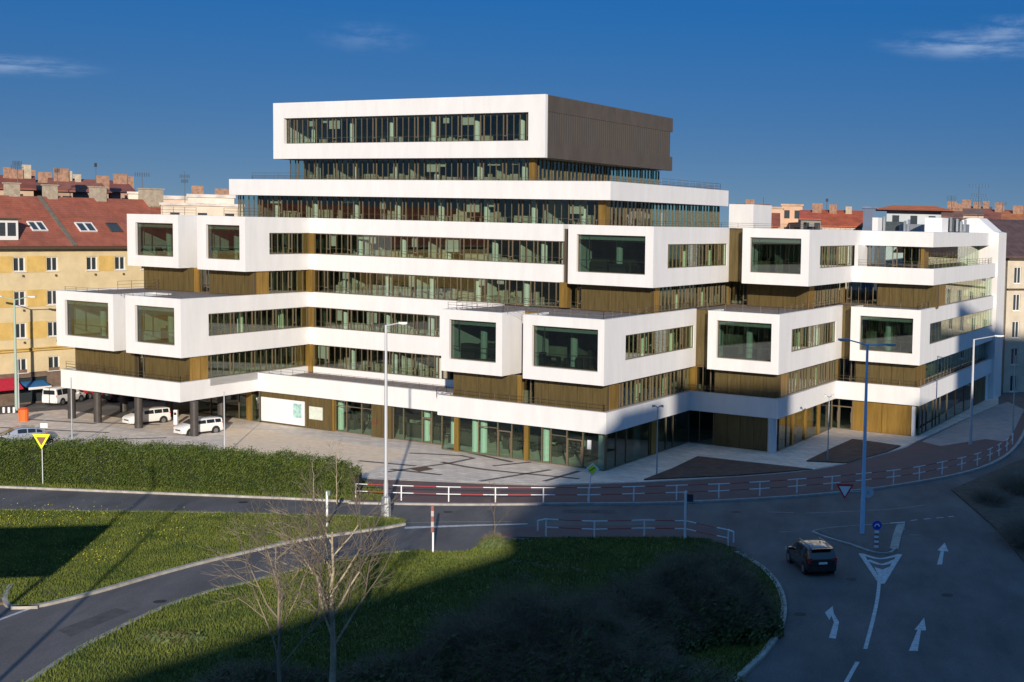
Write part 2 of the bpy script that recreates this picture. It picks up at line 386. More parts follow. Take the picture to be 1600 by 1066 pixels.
markpoly([(1420, 1017), (1434, 1017), (1439, 985), (1447, 985), (1444, 965), (1429, 984), (1434, 984)][:7])
markpoly([(1464, 882), (1472, 882), (1475, 861), (1482, 862), (1476, 848), (1465, 860), (1470, 861)])
markpoly([(1295, 997), (1306, 998), (1311, 972), (1303, 959), (1301, 947), (1289, 957), (1296, 969), (1299, 962), (1303, 972)])
mark([(1345, 865), (1377, 912)], .3, z=.016); mark([(1406, 866), (1378, 912)], .3, z=.02)
mark([(1347, 866), (1375, 873), (1405, 867)], .32, z=.008, smooth=True); mark([(1356, 875), (1378, 882), (1400, 875)], .34, z=.008, smooth=True)
markpoly([(1366, 886), (1379, 890), (1394, 884), (1379, 912)], z=.012)
mark([(1423, 813.5), (1433, 812.3)]); mark([(1443, 811.3), (1454, 810.2)]); mark([(1463, 809.5), (1474, 808.6)]); mark([(1482, 807.6), (1490, 806.8)])
mark([(1258, 802), (1330, 799), (1400, 795), (1445, 789)], .16, m=mk2, smooth=True)
mark([(1200, 800), (1240, 801)], .16, m=mk2); mark([(1420, 836), (1438, 836)], .14, m=mk2); mark([(1216, 831), (1240, 831)], .14, m=mk2)
# manholes, gullies and mended asphalt
IRON = mat('cast iron', (.035, .033, .032), .7, .4)
for x, y in ((1150, 800), (930, 800), (700, 800), (1330, 905), (250, 940), (1480, 930), (380, 785), (1250, 960)):
    b = MB(); p = gp(x, y); b.tube((p.x, p.y, -.02), (p.x, p.y, .007), .34, n=16); struct(b.build('manhole_cover', IRON))
for x, y in ((780, 789), (1080, 786), (1320, 769), (200, 769)):
    b = MB(); p = gp(x, y); b.box((p.x, p.y, 0), (.55, .4, .012)); struct(b.build('road_gully', IRON))
pat = mat('mended asphalt', (.075, .069, .065), .9, var=.25, scale=1.5, bump=.25)
for pts in ([(880, 796), (960, 797), (965, 803), (878, 802)], [(90, 985), (180, 950), (205, 955), (110, 995)], [(480, 856), (540, 845), (548, 850), (492, 862)]): markpoly(pts, .0025, pat)['kind'] = 'structure'
# traffic island with low kerb
slab('traffic_island', [(1272, 829), (1300, 824), (1345, 820.5), (1410, 818), (1404, 835), (1396, 858), (1385, 862), (1368, 862)], -.02, .03, asph)
struct(strip('kerb', [(1270, 830), (1290, 838), (1330, 850), (1366, 862), (1390, 862.5), (1397, 857)], .2, -.01, .07, kl))
struct(strip('kerb', [(1397, 857), (1402, 835), (1408, 819)], .55, -.01, .06, kl, smooth=False))
struct(strip('kerb', [(1270, 829), (1300, 824), (1345, 820.5), (1390, 818), (1413, 817)], .12, -.01, .06, kl))
markpoly([(1390, 817), (1414, 815), (1413, 828), (1411, 828), (1411, 819), (1390, 820)])

# ================================================================== OFFICE BUILDING
OB = thing('office_building', W(0, 0), 'large white terraced office building with stacked projecting boxes, green glass and bronze panels', 'office building')
Z1b, Z1t = 3.2, 4.95
Z2b, Z2r0, Z2r1, Z2t = 7.18, 8.93, 11.0, 12.5
Z4b, Z4r0, Z4r1, Z4t = 14.75, 16.35, 18.45, 19.97
Z6b, Z6t = 22.2, 23.85
ZTb, ZTt = 26.3, 32.35
def offset(poly, t):
    n = len(poly); ar = sum(poly[i][0] * poly[(i + 1) % n][1] - poly[(i + 1) % n][0] * poly[i][1] for i in range(n)); s = 1 if ar > 0 else -1
    out = []
    for i in range(n):
        p, q, r = poly[i - 1], poly[i], poly[(i + 1) % n]; dx = dy = 0
        for u, v in ((p, q), (q, r)):
            ex, ey = v[0] - u[0], v[1] - u[1]; l = math.hypot(ex, ey); nx, ny = -ey / l * s, ex / l * s
            if abs(nx) > .5: dx = nx * t
            else: dy = ny * t
        out.append((q[0] + dx, q[1] + dy))
    return out
def ring(mb, poly, t, z0, z1, edges=None):
    inn = offset(poly, t); n = len(poly)
    for i in range(n):
        if edges is not None and i not in edges: continue
        j = (i + 1) % n
        a, b, c, d = poly[i], poly[j], inn[j], inn[i]
        P = [W(*q, z0) for q in (a, b, c, d)] + [W(*q, z1) for q in (a, b, c, d)]
        k = len(mb.v); mb.v += [tuple(p) for p in P]
        for f in ((0, 1, 5, 4), (2, 3, 7, 6), (4, 5, 6, 7), (3, 2, 1, 0)): mb.f.append(tuple(k + q for q in f)); mb.mi.append(mb.m)
def wprism(mb, poly, z0, z1): mb.prism([W(*p)[:2] for p in poly], z0, z1)
def gridwall(mb, axis, fixed, t0, t1, z0, z1, thick, holes, m_out=0, m_rev=0):
    """wall lying in plane axis=fixed ('b': runs along a; 'a': runs along b), thick = signed depth to the inside"""
    if t0 > t1: t0, t1 = t1, t0
    T = sorted({t0, t1} | {max(t0, min(t1, h[i])) for h in holes for i in (0, 1)}); Z = sorted({z0, z1} | {h[i] for h in holes for i in (2, 3)})
    def P(t, w, z): return W(t, fixed + w, z) if axis == 'b' else W(fixed + w, t, z)
    def solid(i, j):
        if i < 0 or j < 0 or i >= len(T) - 1 or j >= len(Z) - 1: return False
        tc_, zc = (T[i] + T[i + 1]) / 2, (Z[j] + Z[j + 1]) / 2
        return not any(min(h[0], h[1]) < tc_ < max(h[0], h[1]) and h[2] < zc < h[3] for h in holes)
    for i in range(len(T) - 1):
        for j in range(len(Z) - 1):
            if not solid(i, j): continue
            a, b, c, d = T[i], T[i + 1], Z[j], Z[j + 1]
            mb.m = m_out; mb.quad(P(a, 0, c), P(b, 0, c), P(b, 0, d), P(a, 0, d)); mb.quad(P(a, thick, c), P(b, thick, c), P(b, thick, d), P(a, thick, d))
            mb.m = m_rev
            if not solid(i - 1, j): mb.quad(P(a, 0, c), P(a, thick, c), P(a, thick, d), P(a, 0, d))
            if not solid(i + 1, j): mb.quad(P(b, 0, c), P(b, thick, c), P(b, thick, d), P(b, 0, d))
            if not solid(i, j - 1): mb.quad(P(a, 0, c), P(b, 0, c), P(b, thick, c), P(a, thick, c))
            if not solid(i, j + 1): mb.quad(P(a, 0, d), P(b, 0, d), P(b, thick, d), P(a, thick, d))
    mb.m = 0
def axbox(mb, axis, t0, t1, w0, w1, z0, z1, fixed):
    if axis == 'b': mb.ab(min(t0, t1), max(t0, t1), fixed + min(w0, w1), fixed + max(w0, w1), z0, z1)
    else: mb.ab(fixed + min(w0, w1), fixed + max(w0, w1), min(t0, t1), max(t0, t1), z0, z1)
pane_mesh = {}
NP = [0]
def ribbon(axis, fixed, t0, t1, z0, z1, inset=.16, single=True, fins=False, phase=0.0, gm=None, name='ribbon_window', trans=True, slim=False):
    """strip window: frame with slim opening sashes and wide panes; panes are sub-parts when they are large in the photograph"""
    if t0 > t1: t0, t1 = t1, t0
    gm = gm or (GLASS if axis == 'b' else GLASS_B)
    fr = MB(); w = .024
    axbox(fr, axis, t0, t1, inset - .06, inset + .06, z0, z0 + .07, fixed); axbox(fr, axis, t0, t1, inset - .06, inset + .06, z1 - .07, z1, fixed)
    t = t0 - phase; xs = []; k = 0
    pat = (1.5, 1.5, 1.4, 1.5) if slim else (.52, .82, .80, .82)
    while t < t1 - .15:
        wd = pat[k % 4]; a, b = max(t, t0), min(t + wd, t1)
        if b > t0 + .05: xs.append((a, b, k % 4 == 0))
        t += wd; k += 1
    zt = z0 + .62
    joined = MB(); panes = []
    rr = random.Random(int(abs(fixed) * 100 + z0 * 10))
    for a, b, sash in xs:
        dep = .0 if slim else .11 if fins else .05
        axbox(fr, axis, b - w, b + w, inset - dep, inset + .06, z0 + .07, z1 - .07, fixed)
        if slim: pass
        elif sash and b - a > .3:
            axbox(fr, axis, a + w, a + w + .045, inset - .08, inset + .05, z0 + .5, z1 - .07, fixed); axbox(fr, axis, b - w - .045, b - w, inset - .08, inset + .05, z0 + .5, z1 - .07, fixed)
            axbox(fr, axis, a + w + .07, b - w - .07, inset - .08, inset + .05, z0 + .5, z0 + .58, fixed)
        elif trans and axis == 'b':
            axbox(fr, axis, a + w, b - w, inset + .02, inset + .06, zt - .02, zt + .02, fixed)
        if single and not sash: panes.append((a + w, b - w))
        else: axbox(joined, axis, a + w, b - w, inset - .012, inset + .012, z0 + .07, z1 - .07, fixed)
    axbox(fr, axis, t0, t0 + .05, inset - .07, inset + .07, z0 + .07, z1 - .07, fixed)
    o = fr.build(name, BRONZE, OB)
    if joined.f: joined.build('glazing', gm, o, kind='stuff')
    for a, b in panes:
        m = MB(); tl = rr.uniform(-.006, .006)
        axbox(m, axis, a, b, inset - .012 + tl, inset + .012 + tl, z0 + .07, z1 - .07, fixed); m.build('pane', gm, o)
    return o
def clad(axis, fixed, t0, t1, z0, z1, m=CLAD, pw=1.42, dep=-.06, dr=1):
    """bronze sheet wall: every sheet its own panel with an open joint"""
    if t0 > t1: t0, t1 = t1, t0
    b = MB(); axbox(b, axis, t0, t1, .02 * dr, .25 * dr, z0, z1, fixed); root = b.build('clad_wall', BRONZE_D, OB)
    n = max(1, round((t1 - t0) / pw)); w = (t1 - t0) / n
    for i in range(n):
        p = MB(); o = rnd.uniform(-.008, .008)
        axbox(p, axis, t0 + i * w + .02, t0 + (i + 1) * w - .02, -.04 * dr + o, .015 * dr, z0 + .02, z1 - .02, fixed)
        if m is CLAD: 
            axbox(p, axis, t0 + i * w + w / 2 - .012, t0 + i * w + w / 2 + .012, -.055 * dr + o, -.042 * dr + o, z0 + .02, z1 - .02, fixed)
        p.build('clad_panel', m, root)
    return root
def gold_post(axis, fixed, t0, t1, z0, z1, w0=-.03, w1=.2, name='corner_cladding'):
    b = MB(); axbox(b, axis, t0, t1, w0, w1, z0, z1, fixed); return b.build(name, GOLD, OB)
def picture(fixed, a0, a1, z0, z1, inset=.32, split=.30):
    """big square window in a box front: one large pane, a narrow bay, transom"""
    if a0 > a1: a0, a1 = a1, a0
    fr = MB()
    for q in ((a0, a0 + .06), (a1 - .06, a1)): fr.ab(q[0], q[1], fixed + inset - .05, fixed + inset + .05, z0, z1)
    fr.ab(a0 + .06, a1 - .06, fixed + inset - .05, fixed + inset + .05, z0, z0 + .06); fr.ab(a0 + .06, a1 - .06, fixed + inset - .05, fixed + inset + .05, z1 - .06, z1)
    am = a1 - (a1 - a0) * .16   # narrow bay on the left in the view
    zt = z0 + (z1 - z0) * .32
    fr.ab(am - .03, am + .03, fixed + inset + .03, fixed + inset + .12, zt, z1 - .06)
    fr.ab(a0 + .06, a1 - .06, fixed + inset + .03, fixed + inset + .1, zt - .03, zt + .03)
    ar = a0 + (a1 - a0) * .24
    fr.ab(ar - .03, ar + .03, fixed + inset + .03, fixed + inset + .1, z0 + .06, zt - .03)
    o = fr.build('picture_window', BRONZE, OB)
    p = MB(); p.ab(a0 + .06, a1 - .06, fixed + inset - .012, fixed + inset + .012, z0 + .06, z1 - .06); p.build('pane', GLASS_P, o)

def box_room(a0, a1, b0, b1, z0, z1):
    pass
def fronthole(axL, axR, z0, z1, mL=.95, mR=.68): return (axR + mR, axL - mL, z0 + 1.08, z1 - .84)

# ---- level 2 and level 4 shells -----------------------------------
TH = .38
L2 = dict(z=(Z2b, Z2r0, Z2r1, Z2t))
def shell(edges, z, name='white_storey_shell'):
    mb = MB()
    for e in edges:
        ax, fx, t0, t1, thick, holes = e
        lo, hi = min(t0, t1), max(t0, t1)
        gridwall(mb, ax, fx, lo, hi, z[0], z[1], thick, holes, 0, 1)
    return mb.build(name, [WHITE, WHITE2], OB)
# left/bottom: holes for the ribbons
r2 = (Z2r0, Z2r1); r4 = (Z4r0, Z4r1)
def rb(px0, px1, a, z): return sorted((b_of(px0, a, z), b_of(px1, a, z)))
wL2 = b_of(326, 42.7, 10); wR2 = rb(977.5, 1084.5, 0, 10); wC2 = rb(1237, 1306.5, -9.4, 10); wD2 = rb(1453, 1552.5, -18.4, 10)
wL4 = b_of(421, 42.7, 17.4); wR4 = rb(1043.5, 1136, -.2, 17.4); wC4 = rb(1281.5, 1341, -9.6, 17.4)
aR1 = a_of(687, 9.3, 10)
h = fronthole
E2 = [
 ('b', -8.4, 61.0, 52.3, TH, [h(61.0, 52.3, Z2b, Z2t, 1.35, .75)]), ('a', 52.3, -8.4 + TH, -3.0, TH, []),
 ('b', -8.4, 50.5, 42.7, TH, [h(50.5, 42.7, Z2b, Z2t, 1.35, .9)]), ('a', 50.5, -8.4 + TH, -3.0, -TH, []), ('a', 61.0, -8.4 + TH, 12, -TH, []),
 ('a', 42.7, -8.4 + TH, 9.3, TH, [(wL2, 9.3, *r2)]),
 ('b', 9.3, 42.7 + TH, 17.4, TH, [(42.7 + TH, aR1, *r2)]),
 ('a', 17.4, -.5 + TH, 9.3, -TH, []),
 ('b', -.5, 17.4, 10.6, TH, [h(17.4, 10.6, Z2b, Z2t, .9, .68)]), ('a', 10.6, -.5 + TH, 3.2, TH, []),
 ('b', -.5, 8.35, 0.0, TH, [h(8.35, 0, Z2b, Z2t, .95, .64)]), ('a', 8.35, -.5 + TH, 3.2, -TH, []),
 ('a', 0.0, -.5 + TH, 18.1, TH, [(*wR2, *r2)]),
 ('b', 16.6, -1.95, -9.4, TH, [h(-1.95, -9.4, Z2b, Z2t, .95, .8)]), ('a', -1.95, 16.6 + TH, 19.5, -TH, []),
 ('a', -9.4, 16.6 + TH, 35.2, TH, [(*wC2, *r2)]),
 ('b', 33.5, -10.9, -18.4, TH, [h(-10.9, -18.4, Z2b, Z2t, 1.0, .8)]), ('a', -10.9, 33.5 + TH, 36.5, -TH, []),
 ('a', -18.4, 33.5 + TH, 71.5, TH, [(*wD2, *r2)]),
]
shell(E2, (Z2b, Z2t))
E4 = [
 ('b', 0.0, 60.3, 52.4, TH, [h(60.3, 52.4, Z4b, Z4t, 1.3, .8)]), ('a', 52.4, TH, 4.0, TH, []),
 ('b', 0.0, 49.6, 42.7, TH, [h(49.6, 42.7, Z4b, Z4t, 1.3, .8)]), ('a', 49.6, TH, 4.0, -TH, []), ('a', 60.3, TH, 12, -TH, []),
 ('a', 42.7, TH, 9.4, TH, [(wL4, 9.4, *r4)]),
 ('b', 9.4, 42.7 + TH, 10.3, TH, [(42.7 + TH, 10.3, *r4)]),
 ('b', 8.1, 8.95, -.2, TH, [h(8.95, -.2, Z4b, Z4t, .95, .85)]), ('a', 8.95, 8.1 + TH, 12, -TH, []), ('a', 10.3, 9.4 + TH, 12, TH, []),
 ('a', -.2, 8.1 + TH, 25.4, TH, [(*wR4, *r4)]),
 ('b', 23.7, -2.4, -9.6, TH, [h(-2.4, -9.6, Z4b, Z4t, .85, .85)]), ('a', -2.4, 23.7 + TH, 27, -TH, []),
 ('a', -9.6, 23.7 + TH, 37.8, TH, [(*wC4, *r4)]),
]
shell(E4, (Z4b, Z4t))
mb = MB()   # lower band of the right wing, then the upper slab set back
gridwall(mb, 'b', 37.8, -18.5, -9.6, Z4b, Z4r0 + .02, TH, []); gridwall(mb, 'a', -18.5, 37.8 + TH, 71.5, Z4b, Z4r0 + .02, TH, [])
mb.build('white_band', WHITE, OB)
bD5 = b_of(1346, -9.6, 19.2)
aD5 = a_of(1458.5, bD5 + .3, 19.2)
mb = MB(); mb.ab(aD5, -9.6 + .6, bD5 + .3, 70.8, 18.45, 19.95)
gridwall(mb, 'a', -9.6, 37.8 + .002, bD5 + .3, 18.47, Z4t, TH, []); mb.build('white_band', WHITE, OB)
# gap recesses between boxes (bronze)
for ax, fx, t0, t1, z0, z1 in (('b', -3.0, 50.5, 52.3, Z2b, Z2t), ('b', 3.2, 8.35, 10.6, Z2b, Z2t), ('b', 18.1, -1.95, 0.0, Z2b, Z2t), ('b', 35.2, -10.9, -9.4, Z2b, Z2t),
                               ('b', 4.0, 49.6, 52.4, Z4b, Z4t), ('b', 12, 8.95, 10.3, Z4b, Z4t), ('b', 25.4, -2.4, -.2, Z4b, Z4t)):
    clad(ax, fx, t0, t1, z0 + .05, z1 - .05, CLAD if t0 > 40 or t0 < 0 else GOLD if t0 == 8.35 else CLAD, 2.0)
# plain side walls next to the front walls already in shells; white rear panels of left gaps
mb = MB(); mb.ab(50.5, 52.3, -3.3, -3.05, Z2b, Z2t); mb.ab(49.6, 52.4, 3.7, 3.95, Z4b, Z4t); mb.build('white_return_wall', WHITE, OB)

# ---- floors and ceilings ------------------------------------------
out1 = [(60.2, -8.6), (42.7, -8.6), (42.7, 1.6), (18.2, 1.6), (18.2, 0), (0, 0), (0, 17), (-9.3, 17), (-9.3, 34), (-18.4, 34), (-18.4, 71.5), (2, 71.5), (2, 36), (60.2, 36)]
out2 = [(61, -8.4), (52.3, -8.4), (52.3, -3.05), (50.5, -3.05), (50.5, -8.4), (42.7, -8.4), (42.7, 9.3), (17.4, 9.3), (17.4, -.5), (10.6, -.5), (10.6, 3.2), (8.35, 3.2), (8.35, -.5), (0, -.5), (0, 18.1), (-1.95, 18.1), (-1.95, 16.6), (-9.4, 16.6), (-9.4, 35.2), (-10.9, 35.2), (-10.9, 33.5), (-18.4, 33.5), (-18.4, 71.5), (2, 71.5), (2, 36), (61, 36)]
out4 = [(60.3, 0), (52.4, 0), (52.4, 3.95), (49.6, 3.95), (49.6, 0), (42.7, 0), (42.7, 9.4), (10.3, 9.4), (10.3, 12), (8.95, 12), (8.95, 8.1), (-.2, 8.1), (-.2, 25.4), (-2.4, 25.4), (-2.4, 23.7), (-9.6, 23.7), (-9.6, 37.8), (-18.5, 37.8), (-18.5, 71.5), (2, 71.5), (2, 36), (60.3, 36)]
mb = MB(); ring(mb, out1, .32, Z1b, Z1t); mb.build('white_band', WHITE, OB)
i1 = offset(out1, .322); i2 = offset(out2, TH + .002); i4 = offset(out4, TH + .002)
mb = MB(); wprism(mb, i1, Z1b + .03, 3.9); mb.build('floor_slab', WHITE2, OB)
mb = MB(); wprism(mb, i1, 3.904, 4.3); mb.build('terrace_paving', PAVER, OB)
mb = MB(); wprism(mb, i2, Z2b + .03, 7.9); mb.build('floor_slab', WHITE2, OB)
mb = MB(); wprism(mb, offset(out2, .8), 7.904, 8.2); mb.build('carpet', FLOOR, OB)
mb = MB(); wprism(mb, i2, 11.25, 11.5); mb.build('ceiling', CEIL, OB)
mb = MB(); wprism(mb, i2, 11.504, 12.36); mb.build('terrace_paving', PAVER, OB)
mb = MB(); wprism(mb, i4, Z4b + .03, 15.4); mb.build('floor_slab', WHITE2, OB)
mb = MB(); wprism(mb, offset(out4, .8), 15.404, 15.7); mb.build('carpet', FLOOR, OB)
i4b = offset([(60.3, 0), (52.4, 0), (52.4, 3.95), (49.6, 3.95), (49.6, 0), (42.7, 0), (42.7, 9.4), (10.3, 9.4), (10.3, 12), (8.95, 12), (8.95, 8.1), (-.2, 8.1), (-.2, 25.4), (-2.4, 25.4), (-2.4, 23.7), (-9.6, 23.7), (-9.6, 71.0), (2, 71.0), (2, 36), (60.3, 36)], TH + .002)
mb = MB(); wprism(mb, i4b, 18.7, 18.95); mb.build('ceiling', CEIL, OB)
mb = MB(); wprism(mb, i4b, 18.954, 19.75); mb.build('terrace_paving', PAVER, OB)
# level 6 slab
aS6 = a_of(954, 10.6, 23); aS6L = a_of(358, 10.6, 23); bS6 = b_of(1138.2, aS6, 23)
out6 = [(aS6L, 10.6), (aS6, 10.6), (aS6, bS6), (aS6L, bS6)]
mb = MB(); ring(mb, out6, .35, Z6b, Z6t); mb.build('white_band', WHITE, OB)
mb = MB(); wprism(mb, offset(out6, .352), Z6b + .03, 23.1); mb.build('floor_slab', WHITE2, OB)
mb = MB(); wprism(mb, offset(out6, .352), 23.104, 23.6); mb.build('terrace_paving', PAVER, OB)
# top box
bT = 16.6; aT = a_of(852, bT, 29); aTL = a_of(427, bT, 29); bTT = b_of(1051, aT, 31.6)
wt0, wt1 = a_of(443.5, bT, 29), a_of(825.5, bT, 29)
mb = MB(); gridwall(mb, 'b', bT, aT, aTL, ZTb, ZTt, .45, [(wt0, wt1, 27.93, 30.68)], 0, 1)
gridwall(mb, 'a', aTL, bT + .45, bTT, ZTb, ZTt, -.4, [], 0, 1); mb.build('white_storey_shell', [WHITE, WHITE2], OB)
mb = MB(); mb.ab(aT + .5, aTL - .402, bT + .452, bTT - .5, ZTb + .03, 27.4); mb.ab(aT + .5, aTL - .402, bT + .452, bTT - .5, 31.1, 32.1); mb.build('floor_slab', CEIL, OB)
mb = MB(); mb.ab(aT + .02, aT + .5, bT + .452, bTT - .6, 27.9, 30.75)
o = mb.build('mesh_side_wall', CLAD_G2, OB)
for z0, z1 in ((ZTb, 27.9), (30.75, ZTt - .03)):
    n = 8; w = (bTT - bT - .47) / n
    for i in range(n):
        mb = MB(); mb.ab(aT - .04, aT + .5, bT + .47 + i * w + .01, bT + .47 + (i + 1) * w - .01, z0, z1); mb.build('clad_panel', CLAD_G, o)
mb = MB()
for i in range(60):
    bb = bT + .6 + i * (bTT - bT - 1.3) / 60; mb.ab(aT - .03, aT + .018, bb, bb + .10, 27.9, 30.75)
mb.build('vertical_fins', CLAD_G, o, kind='stuff')
ribbon('b', bT, wt1, wt0, 27.93, 30.68, inset=.5)

# ---- picture windows ----------------------------------------------
for fx, aL, aR, z0, z1, mL, mR in ((-8.4, 61.0, 52.3, Z2b, Z2t, 1.35, .75), (-8.4, 50.5, 42.7, Z2b, Z2t, 1.35, .9), (-.5, 17.4, 10.6, Z2b, Z2t, .9, .68), (-.5, 8.35, 0, Z2b, Z2t, .95, .64),
                               (16.6, -1.95, -9.4, Z2b, Z2t, .95, .8), (33.5, -10.9, -18.4, Z2b, Z2t, 1.0, .8), (0, 60.3, 52.4, Z4b, Z4t, 1.3, .8), (0, 49.6, 42.7, Z4b, Z4t, 1.3, .8),
                               (8.1, 8.95, -.2, Z4b, Z4t, .95, .85), (23.7, -2.4, -9.6, Z4b, Z4t, .85, .85)):
    q = h(aL, aR, z0, z1, mL, mR); picture(fx, q[0], q[1], q[2], q[3])

# ---- ribbon windows level 2 / 4 -----------------------------------
ribbon('b', 9.3, 42.7 - .56, aR1, *r2); ribbon('b', 9.4, 42.7 - .56, 10.3, *r4)
gold_post('b', 9.3, 42.7 - .55, 42.7 + .32, Z2r0, Z2r1, .02, .33, 'corner_column'); gold_post('b', 9.4, 42.7 - .55, 42.7 + .32, Z4r0, Z4r1, .02, .33, 'corner_column')
ribbon('a', 42.7, wL2, 9.3, *r2, single=False); ribbon('a', 42.7, wL4, 9.4, *r4, single=False)
ribbon('a', 0, *wR2, *r2, single=False, phase=.4); ribbon('a', -9.4, *wC2, *r2, single=False); ribbon('a', -18.4, *wD2, *r2, single=False, slim=True)
ribbon('a', -.2, *wR4, *r4, single=False); ribbon('a', -9.6, *wC4, *r4, single=False, phase=.3)
# ---- set-back storeys ---------------------------------------------
c42 = 43.0
# level 1
z0, z1 = Z1t + .0, Z2b + .03
def A(px, b, z=6.0): return a_of(px, b, z)
def B(px, a, z=6.0): return b_of(px, a, z)
f1 = -7.0
clad('b', f1, A(211, f1), A(118, f1), z0 - .6, z1); ribbon('b', f1, A(226, f1), A(212, f1), z0 - .6, z1, inset=.3, single=False, trans=False); clad('b', f1, A(297, f1), A(227, f1), z0 - .6, z1)
ribbon('b', f1 + 2.0, A(118, f1), 60.0, z0 - .6, z1, inset=.3, single=False)
g0_ = max(43.0, A(297, f1) - .5); gold_post('b', f1, g0_, max(g0_ + .05, A(297, f1) - .02), z0 - .6, z1, -.06, .25)
aL = max(43.0, A(297, f1) - .5)
bq = B(325, aL); clad('a', aL, f1 + .26, bq, z0 - .6, z1, GOLD, 1.2)
ribbon('a', aL, bq, 9.3, z0, z1, inset=.12, single=False)
fA = 9.3
gold_post('b', fA, 42.7 - .55, 42.7 + .35, z0 - .6, z1, -.25, .3, 'corner_column')
ribbon('b', fA, 42.1, A(688, fA) + .3, z0, z1, inset=.12)
mb = MB(); mb.ab(17.0, 42.1, fA - .08, fA + .24, 4.302, z0); mb.ab(42.7, 43.2, -4.8, fA - .1, 4.302, z0); mb.build('upstand_wall', WHITE2, OB)
f1 = .9
clad('b', f1, A(808, f1), A(709, f1), z0 - .6, z1); gold_post('b', f1, A(815, f1), A(808.5, f1), z0 - .6, z1, -.05, .2); ribbon('b', f1, A(834, f1), A(815.5, f1), z0 - .6, z1, inset=.3, single=False, trans=False); clad('b', f1, A(949, f1), A(835, f1), z0 - .6, z1)
clad('a', A(709, f1), f1, fA, z0 - .6, z1, CLAD, 1.4, dr=-1)
aR_ = max(.3, A(949, f1) - .05); bq = B(966, aR_); clad('a', aR_, f1 + .26, bq, z0 - .6, z1, GOLD, .8)
f2 = 17.9
b1 = B(1084, aR_); ribbon('a', aR_, bq + .4, b1, z0 - .0, z1, inset=.1, single=False, fins=True); gold_post('a', aR_, b1, f2, z0 - .6, z1, -.06, .3); gold_post('b', f2, aR_ - .5, aR_ - .02, z0 - .6, z1, -.04, .3)
ribbon('b', f2, A(1116, f2), aR_ - .5, z0 - .6, z1, inset=.25, single=False, trans=False); clad('b', f2, A(1218, f2), A(1117, f2), z0 - .6, z1)
aC_ = max(-9.1, A(1218, f2)); bq = B(1230, aC_); clad('a', aC_, f2 + .26, bq, z0 - .6, z1, GOLD, .8)
f3 = 34.9
b1 = B(1309, aC_); ribbon('a', aC_, bq, b1, z0, z1, inset=.1, single=False, fins=True); gold_post('a', aC_, b1, f3, z0 - .6, z1, -.06, .3)
ribbon('b', f3, A(1336, f3), aC_, z0 - .6, z1, inset=.25, single=False, trans=False); clad('b', f3, A(1431, f3), A(1337, f3), z0 - .6, z1)
aD_ = max(-18.1, A(1431, f3)); bq = B(1446, aD_); clad('a', aD_, f3 + .26, bq, z0 - .6, z1, GOLD, .8)
ribbon('a', aD_, bq, B(1553, aD_), z0, z1, inset=.1, single=False, slim=True)
# level 3
z0, z1 = Z2t, Z4b + .03
zz = 13.6
A = lambda px, b, z=13.6: a_of(px, b, z)
B = lambda px, a, z=13.6: b_of(px, a, z)
f1 = 1.5
clad('b', f1, A(303, f1), A(225, f1), z0 - .12, z1); gold_post('b', f1, A(311, f1), A(303.5, f1), z0 - .12, z1, -.04, .2); ribbon('b', f1, A(326, f1), A(311.5, f1), z0 - .12, z1, inset=.25, single=False, trans=False); clad('b', f1, A(397, f1), A(327, f1), z0 - .12, z1)
aL = max(43.0, A(397, f1)); bq = B(420, aL); clad('a', aL, f1 + .26, bq, z0 - .12, z1, GOLD, .9)
ribbon('a', aL, bq, 9.4, z0, z1, inset=.12, single=False); gold_post('b', 9.4, 42.7 - .55, 42.7 + .35, z0 + .005, z1, -.25, .3, 'corner_column')
ribbon('b', 9.4, 42.1, A(875, 9.4), z0, z1, inset=.12); gold_post('b', 9.4, A(888, 9.4), A(875.5, 9.4), z0 + .005, z1, -.2, .4)
f1 = 9.75
ribbon('b', f1, A(907, f1), A(889, f1), z0 - .12, z1, inset=.4, single=False); clad('b', f1, A(1020, f1), A(908, f1), z0 - .12, z1, CLAD, 1.6)
aR_ = max(.1, A(1020, f1)); bq = B(1030, aR_); clad('a', aR_, f1 + .26, bq, z0 - .12, z1, GOLD, .9)
b1 = B(1138, aR_); ribbon('a', aR_, bq, b1, z0, z1, inset=.1, single=False, fins=True); f2 = max(b1 + .3, 25.2); gold_post('a', aR_, b1, f2, z0 - .12, z1, -.06, .3)
ribbon('b', f2, A(1167, f2), aR_, z0 - .12, z1, inset=.25, single=False, trans=False); clad('b', f2, A(1262, f2), A(1168, f2), z0 - .12, z1)
aC_ = max(-9.25, A(1262, f2)); bq = B(1272, aC_); clad('a', aC_, f2 + .26, bq, z0 - .12, z1, GOLD, .9)
b1 = B(1343, aC_); b1 = min(b1, 38.9); ribbon('a', aC_, bq, b1, z0, z1, inset=.1, single=False, fins=True); f3 = 39.3; gold_post('a', aC_, b1, f3, z0 - .12, z1, -.06, .3)
ribbon('b', f3, A(1370, f3), aC_, z0 - .12, z1, inset=.25, single=False, trans=False); clad('b', f3, A(1466, f3), A(1371, f3), z0 - .12, z1)
aD_ = max(-18.15, A(1466, f3)); bq = B(1477, aD_); clad('a', aD_, f3 + .26, bq, z0 - .12, z1, GOLD, .9)
ribbon('a', aD_, bq, B(1553, aD_), z0, z1, inset=.1, single=False, slim=True)
# small white recess and the dark slot beside the upper right box
mb = MB(); mb.ab(8.96, 10.28, 9.6, 9.65, Z4b, Z4t - .4); mb.build('shadow_gap_panel', BRONZE_D, OB)
